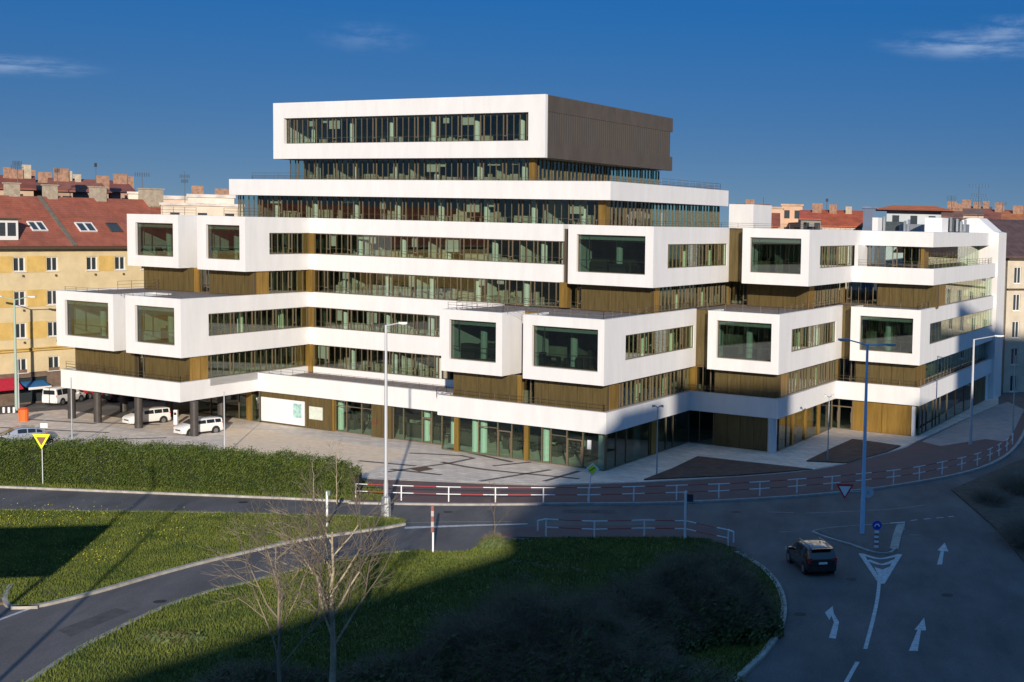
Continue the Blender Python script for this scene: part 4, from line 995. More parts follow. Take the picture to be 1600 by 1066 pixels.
# shops at street level
m = MB()
lgrid(m, .05, T0, T1, 0, zs_, .3, [(a, a + 3.6, .15, 2.75) for a in [T0 + 3 + i * 5.2 for i in range(int((T1 - T0 - 6) / 5.2))]]); m.build('shop_wall', mat('dark shop base', (.16, .11, .08), .8, var=.3, scale=1), YB)
for i in range(int((T1 - T0 - 6) / 5.2)):
    a = T0 + 3 + i * 5.2; m = MB(); m.box((a + 1.8, .25, 1.45), (3.56, .03, 2.6)); m.build('shop_window', HGD, YB)
def awning(xa, xb, y0_, y1_, col, nm, stripe=None):
    a, b = fx(xa, 600)[0], fx(xb, 600)[0]; za, zb = fx(xa, y1_)[1], fx(xa, y0_)[1]
    m = MB(); m.hexa([(a, -1.4, za - .05), (b, -1.4, za - .05), (b, 0, zb - .15), (a, 0, zb - .15), (a, -1.4, za + .08), (b, -1.4, za + .08), (b, 0, zb), (a, 0, zb)])
    o = m.build('awning', mat(nm, col, .6, var=.1, scale=3), YB)
    if stripe: m = MB(); m.box(((a + b) / 2, -1.43, za), (abs(b - a), .03, .25)); m.build('awning_valance', stripe, o)
awning(-45, 24, 596, 612, (.45, .015, .04), 'crimson awning'); awning(32, 68, 597, 606, (.02, .13, .30), 'blue awning', WPAINT)
m = MB()
for t in tcs[:7]:
    for a, b in zr[:3]: m.tube((t + .3, -.12, a - .55), (t + .3, -.12, a - .35), .1, n=6)
m.build('air_vent', BRONZE_D, YB, kind='stuff')

# ================================================================== TOWN BEHIND
HC = [0]
def town(x0, x1, yr, ye, dist, wall, roofc, label, kind='gable', rows_=2, base=0, chims=(), depth=12, name='town_house', cat='house', wins=True, over=.5, yaw=0.0, wm=None):
    P = far((x0 + x1) / 2, dist); d = ray((x0 + x1) / 2, 400); az = math.atan2(d.x, d.y)
    w = (x1 - x0) / F * P.y * 1.0 / 1.0 / max(.5, math.cos(az)) ; 
    o = thing(name, (P.x, P.y, 0), label, cat, 'houses of the town behind' if cat == 'house' else None, rz=-az + yaw, local=True)
    ze_, zr_ = zt(P, ye), zt(P, yr)
    wmat = wm or mat('wall ' + str(tuple(wall)), wall, .85, var=.12, scale=.4); rm = mat('roof ' + str(tuple(roofc)), roofc, .85, var=.25, scale=.6, bump=.4, bscale=10)
    n = max(2, int(w / 2.6)); H_ = []
    if wins:
        for r_ in range(rows_):
            z1_ = ze_ - .8 - r_ * 3.1
            for i in range(n):
                c = -w / 2 + (i + .5) * w / n; H_.append((c - .5, c + .5, z1_ - 1.5, z1_))
    m = MB(); lgrid(m, 0, -w / 2, w / 2, base, ze_, .25, H_); m.quad((-w / 2, 0, base), (-w / 2, depth, base), (-w / 2, depth, ze_), (-w / 2, 0, ze_)); m.quad((w / 2, 0, base), (w / 2, depth, base), (w / 2, depth, ze_), (w / 2, 0, ze_)); m.quad((-w / 2, depth, base), (w / 2, depth, base), (w / 2, depth, ze_), (-w / 2, depth, ze_))
    m.build('wall', wmat, o)
    for h_ in H_:
        m = MB(); m.box(((h_[0] + h_[1]) / 2, .2, (h_[2] + h_[3]) / 2), (1.0, .03, 1.5)); m.build('window', HGD, o)
        if w > 16: continue
    m = MB()
    if kind == 'gable':
        rr_ = ((-over, ze_ - .1), (depth / 2, zr_), (depth + over, ze_ - .1)); a, b = -w / 2 - .3, w / 2 + .3
        for (ya, za), (yb_, zb_) in zip(rr_[:-1], rr_[1:]): m.hexa([(a, ya, za - .2), (b, ya, za - .2), (b, yb_, zb_ - .2), (a, yb_, zb_ - .2), (a, ya, za), (b, ya, za), (b, yb_, zb_), (a, yb_, zb_)])
        m.quad((-w / 2, 0, ze_), (-w / 2, depth, ze_), (-w / 2, depth / 2, zr_ - .2)); m.quad((w / 2, 0, ze_), (w / 2, depth, ze_), (w / 2, depth / 2, zr_ - .2))
    elif kind == 'hip':
        k = len(m.v); a, b = -w / 2 - over, w / 2 + over; i_ = min(depth / 2, w * .35); zz_ = ze_ - .05
        A_, B_, C_, D_ = (a, -over, zz_), (b, -over, zz_), (b, depth + over, zz_), (a, depth + over, zz_); E_, F_ = (a + i_, depth / 2, zr_), (b - i_, depth / 2, zr_)
        m.quad(A_, B_, F_, E_); m.quad(B_, C_, F_); m.quad(C_, D_, E_, F_); m.quad(D_, A_, E_); m.quad(A_, B_, C_, D_)
    else:
        m.box((0, depth / 2, (ze_ + zr_) / 2), (w + .4, depth + .4, max(.25, zr_ - ze_)))
    rf_ = m.build('roof', rm, o)
    for c, cw, ch in chims:
        m = MB(); m.box((c * w / 2, depth / 2 - 1.0, (ze_ + zr_) / 2 + ch / 2), (cw, cw, zr_ - ze_ + ch)); m.build('chimney', BRK if cw > 1.1 else BRICKC, rf_)
    return o
RED = (.42, .09, .045); REDD = (.24, .085, .055); ORG = (.58, .15, .04); BRN = (.15, .085, .065)
town(-30, 44, 272, 292, 190, (.4, .3, .2), (.22, .06, .035), 'red roofed house with clustered chimneys at the far left behind the yellow house', chims=((.2, 1.2, .9), (.45, 1.5, .7), (.8, 1.0, 1.3)), rows_=1)
town(42, 80, 280, 296, 200, (.3, .22, .16), BRN, 'small brown roofed house behind the second chimney of the yellow house', chims=((-.5, 1.3, 1.2), (.5, 1.6, 1.0)), rows_=1)
town(84, 112, 277, 296, 195, (.3, .2, .14), REDD, 'narrow red brown house with tall brick chimney behind the yellow house', chims=((0, 1.7, 1.2), (.6, 1.0, .9)), rows_=1)
town(112, 165, 279, 300, 205, (.34, .24, .18), REDD, 'dark red hipped roof between two brick chimneys left of the tower', 'hip', chims=((.75, 1.6, .5), (-.5, 1.0, .6)), rows_=1)
town(163, 206, 281, 300, 215, (.32, .2, .15), (.19, .06, .045), 'reddish roof with brick chimney block just left of the white boxes', 'hip', chims=((.2, 1.8, .9), (.7, 1.4, .6)), rows_=1)
town(205, 226, 300, 303, 180, (.62, .56, .46), (.5, .45, .4), 'little white flat roofed house left of the pale chimney', 'flat', rows_=1, depth=8)
town(255, 300, 306, 312, 230, (.55, .42, .32), (.5, .45, .4), 'pale pink flat roofed block behind the upper left boxes', 'flat', rows_=3, depth=12)
town(300, 362, 304, 309, 210, (.62, .56, .48), (.55, .5, .45), 'whitish flat roofed block left of the tower terrace', 'flat', rows_=3, depth=12, chims=((-.6, 1.6, 1.2), (.5, 2.0, .9)))
town(262, 372, 318, 322, 175, (.56, .48, .38), (.5, .45, .4), 'low beige wing with roof terrace behind the upper left boxes', 'flat', rows_=1, depth=8)
town(1150, 1200, 318, 334, 260, (.4, .3, .22), REDD, 'dark red roof peeping over the white stair wall', chims=((-.2, 1.6, .8),), rows_=1)
town(1187, 1222, 323, 326, 250, (.50, .34, .24), (.45, .32, .22), 'pinkish flat roofed block right of the white stair wall', 'flat', rows_=3, depth=10)
town(1220, 1252, 319, 322, 260, (.52, .33, .22), (.45, .3, .2), 'taller salmon block beside the pinkish one', 'flat', rows_=4, depth=10)
town(1250, 1284, 328, 341, 245, (.2, .19, .17), RED, 'bright red roofed house with grey front right of the salmon block', chims=((.5, 1.8, 1.2),), rows_=1)
town(1284, 1346, 328, 352, 225, (.5, .42, .35), (.34, .075, .03), 'wide orange red roof behind the middle boxes', chims=((-.5, 1.2, .9), (.3, 1.0, .6)), rows_=1)
town(1178, 1215, 332, 352, 215, (.4, .3, .22), (.26, .07, .035), 'rust coloured roof sloping beside the white stair wall', rows_=1)
town(1347, 1366, 323, 326, 200, (.10, .13, .19), (.12, .16, .25), 'dark blue roof hut between the red roof and the white parapet', 'flat', wins=False, depth=5)
town(1384, 1468, 320, 328.5, 205, (.42, .47, .50), ORG, 'pale grey glazed hall with an orange hipped roof', 'hip', rows_=2, depth=16, over=2.0)
town(1462, 1500, 326, 338, 250, (.42, .34, .28), (.2, .1, .07), 'brownish house with antennas right of the orange roof', chims=((.2, 1.6, 1.4), (.8, 1.2, 1.0)), rows_=1)
town(1498, 1545, 322, 334, 260, (.45, .36, .28), (.16, .1, .08), 'grey brown roof beneath the tall antenna', chims=((-.6, 1.6, 1.2), (.1, 1.4, .8), (.7, 1.2, 1.0)), rows_=1)
town(1538, 1580, 327, 342, 240, (.48, .36, .28), (.24, .08, .05), 'red brown roofs above the dark gable on the right', chims=((.0, 1.6, 1.2),), rows_=1)
town(1566, 1640, 330, 345, 225, (.42, .24, .12), (.40, .14, .05), 'orange brick house at the right edge', chims=((-.4, 1.6, .9),), rows_=1)
# the house next to the white end wall
q0 = W(-18.4, 77)
yaw_dir = Vector((math.sin(R(62)), math.cos(R(62)), 0))
NB = thing('corner_house', q0, 'cream corner house with dark gabled roof beyond the white end wall', 'house', rz=math.atan2(yaw_dir.y, yaw_dir.x), local=True)
zeN = zt(q0, 402); m = MB(); hs = [(c - .55, c + .55, zeN - 3.3 - k * 3.4, zeN - 1.2 - k * 3.4) for k in range(5) for c in (1.6, 4.6, 7.6, 10.6, 13.6)]
CRM2 = mat('pale cream render', (.52, .45, .34), .85, var=.12, scale=.5)
lgrid(m, 0, 0, 16, 0, zeN, .3, hs); m.quad((0, 0, 0), (0, 14, 0), (0, 14, zeN), (0, 0, zeN)); m.build('wall', CRM2, NB)
for h_ in hs: hwin(NB, (h_[0] + h_[1]) / 2, h_[2], h_[3], 1.1)
m = MB(); m.box((8, -.1, zeN - 4.0), (16, .3, .2)); m.box((8, -.2, zeN - .15), (16.4, .7, .3)); m.build('cornice', BRONZE_D, NB)
m = MB(); zrN = zt(q0 + Vector((-2, 4, 0)), 342)
m.hexa([(-6, -.7, zeN - .1), (17, -.7, zeN - .1), (17, 8, zrN - .2), (-6, 8, zrN - .2), (-6, -.7, zeN + .15), (17, -.7, zeN + .15), (17, 8, zrN), (-6, 8, zrN)])
m.hexa([(-6, 8, zrN - .2), (17, 8, zrN - .2), (17, 17, zeN), (-6, 17, zeN), (-6, 8, zrN), (17, 8, zrN), (17, 17, zeN + .2), (-6, 17, zeN + .2)])
m.build('roof', mat('dark brown tiles', (.075, .045, .042), .85, var=.3, scale=1, bump=.5, bscale=12), NB)
# street block closing the view beyond the wing
town(1588, 1680, 560, 575, 260, (.2, .18, .15), BRN, 'far grey brown house closing the street on the right', rows_=2) if False else None

ANT = mat('dark antenna metal', (.09, .10, .11), .6, .4)
def antenna(px, ytop, ybot, dist, bars, label):
    P = far(px, dist); z1_, z0_ = zt(P, ytop), zt(P, ybot); m = MB(); 
    o = thing('antenna', (P.x, P.y, z0_), label, 'antenna', 'roof antennas')
    m.tube((P.x, P.y, z0_ - 6), (P.x, P.y, z1_), .045, n=5); m.build('mast', ANT, o)
    m = MB()
    for f, w in bars:
        z = z0_ + (z1_ - z0_) * f; m.tube((P.x - w, P.y, z), (P.x + w, P.y, z), .03, n=4)
        for k in range(-3, 4): m.tube((P.x + w * k / 3.2, P.y - .05, z - .25), (P.x + w * k / 3.2, P.y - .05, z + .25), .03, n=3)
    m.build('crossbars', ANT, o)
antenna(1526, 290, 330, 240, ((.98, 1.7), (.62, 1.2), (.45, 1.5), (.3, 1.0)), 'tallest antenna with four crossbars on the grey brown roof at right')
antenna(1484, 306, 330, 240, ((.9, .8), (.7, .7)), 'short antenna with two crossbars right of the orange roof')
antenna(1564, 316, 332, 235, ((.85, .6),), 'small antenna over the red brown roofs at far right')
antenna(290, 268, 306, 220, ((.8, .7), (.6, .5)), 'thin antenna left of the tower terrace above pale blocks')
antenna(224, 270, 300, 190, ((.9, .9),), 'thin antenna above the pale chimney of the yellow house')
antenna(30, 252, 285, 180, ((.9, .5), (.7, .7)), 'antenna above the first chimney of the yellow house')
antenna(92, 262, 285, 190, ((.8, .3),), 'stubby antenna behind the second chimney of the yellow house')
antenna(1290, 311, 330, 230, ((.9, .2),), 'thin mast above the wide orange red roof')
antenna(1191, 308, 330, 240, ((.2, .2),), 'white mast next to the pinkish block')
antenna(152, 255, 285, 200, ((.9, .15),), 'thin pole rising behind the third chimney')

# ================================================================== BEHIND THE CAMERA: the houses whose shadow lies on the crossing
TE = math.tan(R(SUN_EL)); sd_ = Vector((-sdir.x, -sdir.y, 0)).normalized(); sn_ = Vector((sd_.y, -sd_.x, 0))
def SR(s, r): return sn_ * s + sd_ * r
bmat = mat('shaded block render', (.62, .58, .50), .85, var=.15, scale=.3)
def blocker(s0, h0, s1, h1, z, label, deep=16):
    r0, r1 = -(z - h0) / TE, -(z - h1) / TE; P = [SR(s0, r0), SR(s1, r1), SR(s1, r1 - deep), SR(s0, r0 - deep)]
    o = thing('street_house', (P[0].x, P[0].y, 0), label, 'house')
    m = MB(); m.prism([(p.x, p.y) for p in P], -.05, z); m.build('wall', bmat, o)
    u = (P[1] - P[0]); L = u.length; u.normalize(); out = Vector((-u.y, u.x, 0)); 
    if out.dot(sd_) < 0: out = -out
    w_ = MB(); n = int(L / 3)
    for k in range(int(z / 3.2)):
        for i in range(n):
            c = P[0] + u * (i + .5) * L / n + out * .02; zz_ = 1.4 + k * 3.2
            w_.hexa([Vector((c + u * a + out * b).to_tuple()[:2] + (zz_ + cz,)) for cz in (0, 1.7) for a, b in ((-.6, -.05), (.6, -.05), (.6, .03), (-.6, .03))])
    w_.build('window_panes', HGD, o, kind='stuff')
    m = MB(); m.prism([((p.x - P[0].x) * 1.0 + P[0].x, p.y) for p in P], z + .0, z + .12); m.build('roof', mat('blocker roof', (.2, .08, .05), .9), o)
blocker(-16.5, 15.7, 2.2, 21.6, 22.2, 'low house the photograph was taken from')
blocker(1.6, 23.2, 11, 32.8, 35, 'house with diagonal front behind the viewpoint')
blocker(10.9, 33.2, 15.6, 35.0, 39, 'narrow tall house behind the viewpoint')
blocker(15.4, 32.6, 17.0, 32.8, 36, 'low link between two tall houses behind the viewpoint')
blocker(16.75, 37.4, 27.5, 36.2, 42, 'tall house right behind the viewpoint')
blocker(27.3, 33, 41, 32.7, 38, 'long house behind the viewpoint on the right')
blocker(40.8, 35.6, 49.7, 36.6, 43, 'house next to the tower block behind the viewpoint')
blocker(49.6, 48.2, 95, 49.6, 57, 'tower block behind the viewpoint on the right')
def sr_of(p): return p.dot(sn_), p.dot(sd_)
# two lamp posts and a hoarding beyond the left edge of the picture, seen only by their shadows


# ================================================================== STREET FURNITURE
BLUEP = mat('blue painted steel', (.42, .60, .76), .5, .0, var=.08, scale=2); PALEP = mat('pale grey steel', (.46, .47, .48), .45, .2); GRNP = mat('pale green steel', (.30, .40, .34), .5, .1)
def lamp(base, top, r, m, label, arms=(), head='flat', box=False, cat='street lamp', group='street lamps', basepost=None):
    P = gp(*base) if not isinstance(base, Vector) else base
    z = zt(P, top) if top > 100 else top
    o = thing('street_lamp', P, label, cat, group)
    b = MB(); b.tube((P.x, P.y, 0), (P.x, P.y, z * .18), r * 1.35, r * 1.3, 10); b.tube((P.x, P.y, z * .18), (P.x, P.y, z), r * 1.15, r * .7, 10); b.build('post', m, o)
    if box:
        b = MB(); b.tube((P.x, P.y, 0), (P.x, P.y, 1.35), .36, .30, 8); b.tube((P.x, P.y, 1.35), (P.x, P.y, 1.45), .30, r * 1.2, 8); b.build('base_cover', STEEL, o)
    for dx, dy, rise_, hl in arms:
        e = Vector((P.x + dx, P.y + dy, z + rise_)); b = MB(); b.tube((P.x, P.y, z - .05), e, .05, .045, 6); a_ = b.build('arm', m, o)
        u = Vector((dx, dy, 0)); u.normalize(); b = MB(); T_ = Matrix.Translation(e + u * hl * .3) @ Matrix.Rotation(math.atan2(u.y, u.x), 4, 'Z')
        b.box((0, 0, 0), (hl, .3, .12), T_); b.box((.05, 0, -.08), (hl * .6, .24, .05), T_); b.build('lamp_head', PALEP, a_)
    return o
lamp((603, 808), 508, .115, PALEP, 'tall white street lamp on the green verge in front of the glass entrance', arms=((.9, .25, .15, .55),), box=True)
lamp((1347, 834), 538, .12, BLUEP, 'blue double armed street lamp on the traffic island', arms=((-1.35, -.1, .28, .75), (1.25, .1, .0, .75)))
lamp((1516, 697), 530, .13, PALEP, 'pale street lamp with one long arm in front of the right wing', arms=((2.1, .2, .35, .9),))
lamp((26, 641), 468, .13, GRNP, 'pale green street lamp before the yellow house', arms=((1.4, .3, .3, .7), (-1.2, -.3, .3, .7)))
lamp((113, 700), 590, .055, STEEL, 'slim bare pole behind the hedge on the left, next to the silver car')
lamp((351, 714), 612, .055, PALEP, 'slim white pole behind the hedge at the edge of the sandy paving')
lamp((1026, 746), 636, .05, STEEL, 'slender garden lamp with twin heads on the first soil bed', arms=((.25, .0, .1, .25), (-.25, 0, .1, .25)))
lamp((1293, 722), 620, .05, STEEL, 'slender garden lamp on the second soil bed', arms=((.25, 0, .1, .25), (-.25, 0, .1, .25)))
lamp((1582, 688), 556, .07, GRNP, 'grey green post at the right end of the guard railing', arms=((1.2, .3, .5, .4),))
lamp((30, 655), 560, .05, PALEP, 'white pole beside the orange bin')
lamp(SR(sr_of(gp(232, 772))[0], 52), (sr_of(gp(236, 770))[1] - 52) * TE + 2.0, .14, STEEL, 'street lamp standing beyond the left edge, casting the shadow on the hedge')
lamp(SR(sr_of(gp(162, 907))[0], 47), (sr_of(gp(285, 785))[1] - 47) * TE, .11, STEEL, 'second street lamp beyond the left edge, casting the thin shadow')
s0, r0 = sr_of(gp(128, 860)); P = SR(s0 - 6.5, 66)
o = thing('billboard', P, 'hoarding on two legs beyond the left edge whose shadow lies on the verge', 'billboard')
rt, rb_ = sr_of(gp(60, 826))[1], sr_of(gp(60, 905))[1]
m = MB(); m.prism([(q.x, q.y) for q in (SR(s0 - 14, 66), SR(s0 + .2, 66.5), SR(s0 + .2, 66.7), SR(s0 - 14, 66.2))], (rb_ - 66) * TE, (rt - 66) * TE); m.build('board', PALEP, o)
m = MB(); 
for ds in (-11, -3): q = SR(s0 + ds, 66.3); m.tube((q.x, q.y, 0), (q.x, q.y, (rb_ - 66) * TE + .5), .1, n=6)
m.build('leg', STEEL, o)

# --- guard railings: white posts, rails painted red and white
RL = thing('guard_railing', gp(850, 784), 'long red and white guard railing along the kerb in front of the plaza', 'railing', 'guard railings')
posts = [(556, 779), (627, 782), (701, 784), (774, 785), (849, 785), (920, 785), (990, 783), (1057, 781), (1123, 778.5), (1187, 775), (1245, 770.5), (1300, 766), (1349, 761), (1396, 755.6), (1436, 749.5), (1472, 741.8), (1502.5, 735), (1527, 728), (1546.6, 720), (1560.6, 713), (1573, 705), (1582, 695)]
PP = [gp(x, y - .5, .14) for x, y in posts]
def railrun(root, PP, closed_end=False):
    for P in PP:
        b = MB(); b.tube((P.x, P.y, 0), (P.x, P.y, 1.22), .048, n=8); b.build('post', WPAINT, root)
    for P, Q in zip(PP[:-1], PP[1:]):
        for hh in (1.18, .66):
            for f0, f1, m_ in ((0, .26, WPAINT), (.26, .74, RPAINT), (.74, 1, WPAINT)):
                a, c = P.lerp(Q, f0), P.lerp(Q, f1); b = MB(); b.tube((a.x, a.y, hh), (c.x, c.y, hh), .034, n=8, cap=True); b.build('rail', m_, root)
railrun(RL, PP)
RL2 = thing('guard_railing', gp(1000, 840), 'short guard railing on the tip of the green island facing the crossing', 'railing', 'guard railings')
P2_ = [gp(853, 839.5), gp(928.5, 843), gp(1006.5, 841), gp(1070.5, 842), gp(1137.5, 857)]; railrun(RL2, P2_)
for P, dx, dy in ((P2_[0], -.45, -.5), (P2_[-1], .35, -.5)):
    for hh in (1.18,): b = MB(); b.tube((P.x, P.y, hh), (P.x + dx, P.y + dy, hh), .045); b.tube((P.x + dx, P.y + dy, hh), (P.x + dx, P.y + dy, .5), .045); b.build('end_loop', WPAINT, RL2)
# tall post by the short railing
P = gp(1070.5, 843) ; P.y -= .35
o = thing('sign_post', P, 'tall white post with a small square plate behind the short railing', 'sign post'); b = MB(); b.tube((P.x, P.y, 0), (P.x, P.y, zt(P, 767)), .07, n=8); b.build('post', WPAINT, o); b = MB(); b.box((P.x + .3, P.y, zt(P, 778)), (.4, .04, .5)); b.build('plate', mat('dark plate', (.03, .035, .06), .5), o)

def plate(o, pts2, P, z, m, yoff=0.0, th=.03, name='sign_plate', yaw=0.0):
    """flat traffic sign: polygon pts2 (x, z) in metres centred at height z facing the camera"""
    T_ = Matrix.Translation((P.x, P.y + yoff, z)) @ Matrix.Rotation(yaw, 4, 'Z'); b = MB(); n = len(pts2)
    f = [T_ @ Vector((x, 0, y)) for x, y in pts2]; k = [T_ @ Vector((x, th, y)) for x, y in pts2]
    b.quad(*f); b.quad(*k[::-1])
    for i in range(n): j = (i + 1) % n; b.quad(f[i], k[i], k[j], f[j])
    return b.build(name, m, o)
tri = lambda s: [(-s * .5, s * .43), (s * .5, s * .43), (0, -s * .43)]
circ = lambda r, n=20: [(r * math.cos(2 * math.pi * i / n), r * math.sin(2 * math.pi * i / n)) for i in range(n)]
YEL = mat('fluorescent yellow', (.85, .80, .03), .5); REDS = mat('sign red', (.62, .02, .03), .4); BLUS = mat('sign blue', (.01, .05, .45), .4); SBACK = mat('sign back', (.36, .38, .40), .5, .3)
P = gp(67, 760); z = zt(P, 690)
o = thing('yield_sign', P, 'give way sign with yellow border on a post in front of the hedge', 'traffic sign', 'traffic signs'); b = MB(); b.tube((P.x, P.y, 0), (P.x, P.y, z + .3), .05, n=8); b.build('post', STEEL, o)
plate(o, tri(1.3), P, z, YEL, -.10); plate(o, tri(.72), P, z + .03, mat('dull brown red', (.22, .10, .07), .5), -.13)
P = gp(70, 706); z = zt(P, 665)
o = thing('small_sign', P, 'small white plate on a thin post behind the hedge', 'traffic sign', 'traffic signs'); b = MB(); b.tube((P.x, P.y, 0), (P.x, P.y, zt(P, 648)), .04, n=6); b.build('post', STEEL, o); plate(o, [(-.3, -.2), (.3, -.2), (.3, .2), (-.3, .2)], P, z, WPAINT, -.06)
# priority road sign on a leaning post
P = gp(918, 785.5); b = MB(); top = far(929, math.hypot(P.x, P.y)); zz_ = zt(P, 733)
o = thing('priority_sign', P, 'yellow and white diamond sign on a leaning post at the guard railing', 'traffic sign', 'traffic signs')
b.tube((P.x, P.y, 0), (top.x, P.y, zz_), .045, n=8); b.build('post', WPAINT, o)
Tq = Vector((top.x + .05, P.y, 0)); dia = lambda s: [(0, s), (s, 0), (0, -s), (-s, 0)]
plate(o, dia(.5), Tq, zz_, WPAINT, -.08); plate(o, dia(.36), Tq, zz_, YEL, -.11); plate(o, [(-.22, -.02), (.22, .28), (.2, .33), (-.24, .03)], Tq, zz_ - .15, BLACK, -.14, name='stripe')
P = gp(1351, 828); P.x += .0; z = zt(P, 769)
o = thing('yield_sign', P, 'red bordered give way triangle on the blue lamp post', 'traffic sign', 'traffic signs'); px_ = far(1330, P.length); 
b = MB(); b.tube((px_.x, P.y, z), (P.x, P.y, z), .03, n=6); b.build('bracket', STEEL, o)
plate(o, tri(1.2), Vector((px_.x, P.y, 0)), z, REDS, -.06); plate(o, tri(.8), Vector((px_.x, P.y, 0)), z + .03, WPAINT, -.09)
o = thing('round_sign', P + Vector((.1, 0, 0)), 'grey back of a round sign right of the blue lamp post', 'traffic sign', 'traffic signs'); px_ = far(1367, P.length)
b = MB(); b.tube((px_.x, P.y, z), (P.x, P.y, z), .03, n=6); b.build('bracket', STEEL, o); plate(o, circ(.38), Vector((px_.x, P.y, 0)), z, mat('pale sign back', (.50, .54, .58), .5, .2), -.06); plate(o, [(-.05, -.12), (.05, -.12), (.05, .12), (-.05, .12)], Vector((px_.x, P.y, 0)), z, SBACK, -.09, name='bracket_plate')
P = gp(1369, 858); z = zt(P, 820.5)
o = thing('keep_right_sign', P, 'blue round arrow sign over a striped beacon at the island tip', 'traffic sign', 'traffic signs')
b = MB(); b.tube((P.x, P.y, 0), (P.x, P.y, z), .04, n=8); b.build('post', STEEL, o)
plate(o, circ(.30), P, z, BLUS, -.08)
b = MB(); b.tube((P.x - .16, P.y - .13, z - .08), (P.x - .05, P.y - .13, z + .08), .035, n=5); b.tube((P.x - .05, P.y - .13, z + .08), (P.x + .1, P.y - .13, z + .05), .035, n=5); b.tube((P.x + .05, P.y - .13, z + .1), (P.x + .16, P.y - .13, z - .06), .04, n=5); b.build('arrow', WPAINT, o)
z1_ = zt(P, 829); z0_ = zt(P, 855)
for i in range(7):
    a, c = z0_ + (z1_ - z0_) * i / 7, z0_ + (z1_ - z0_) * (i + 1) / 7; b = MB(); b.box((P.x, P.y - .1, (a + c) / 2), (.28, .08, c - a)); b.build('stripe', (WPAINT if i % 2 == 0 else mat('beacon grey red', (.25, .12, .13), .5)), o)
# marker posts
P = gp(511, 826); zz_ = zt(P, 768)
o = thing('marker_post', P, 'white marker post with dark bands on the left green verge', 'marker post', 'marker posts')
for i in range(6):
    a, c = zz_ * i / 6, zz_ * (i + 1) / 6; b = MB(); b.tube((P.x, P.y, a), (P.x + .0, P.y, c), .075, n=8); b.build('band', WPAINT if i not in (1,) else BRONZE, o)
b = MB(); b.box((P.x + .1, P.y, zz_ - .1), (.25, .12, .3)); b.build('reflector', mat('grey green reflector', (.15, .2, .15), .3), o)
P = gp(676.5, 866); zz_ = zt(P, 790)
o = thing('marker_post', P, 'red and white striped marker post at the end of the stop line', 'marker post', 'marker posts')
b = MB(); b.tube((P.x, P.y, 0), (P.x, P.y, zz_ * .45), .06, n=8); b.build('post', WPAINT, o)
for i in range(5):
    a, c = zz_ * (.45 + .11 * i), zz_ * (.45 + .11 * (i + 1)); b = MB(); b.box((P.x - .03, P.y, (a + c) / 2), (.16, .1, c - a)); b.build('stripe', mat('faded red', (.27, .085, .065), .6) if i % 2 == 0 else mat('faded white', (.42, .38, .35), .6), o)
# orange bin
P = gp(37, 660); 
o = thing('litter_bin', P, 'orange cylindrical bin by the car park', 'bin'); ORB = mat('orange plastic', (.75, .13, .02), .45)
b = MB(); b.tube((P.x, P.y, .1), (P.x, P.y, 1.25), .42, .46, 12); b.build('body', ORB, o); b = MB(); b.tube((P.x, P.y, 1.25), (P.x, P.y, 1.42), .49, .3, 12); b.build('lid', mat('red orange lid', (.5, .06, .02), .5), o)
for i, x in enumerate((6, 14, 22)):
    P = gp(x, 645); o = thing('bollard', P, ['leftmost white bollard by the shops', 'middle white bollard by the shops', 'white bollard nearest the lamp by the shops'][i], 'bollard', 'bollards by the shops'); b = MB(); b.tube((P.x, P.y, 0), (P.x, P.y, .55), .12, n=8); b.build('post', WPAINT, o)
# car park gate box and ticket post
P = gp(275, 665); o = thing('ticket_post', P, 'white parking ticket post beside the white hatchback', 'ticket post'); b = MB(); b.box((P.x, P.y, .75), (.32, .3, 1.5)); b.build('body', WPAINT, o); b = MB(); b.box((P.x, P.y - .17, 1.15), (.22, .04, .25)); b.build('screen', BLACK, o)

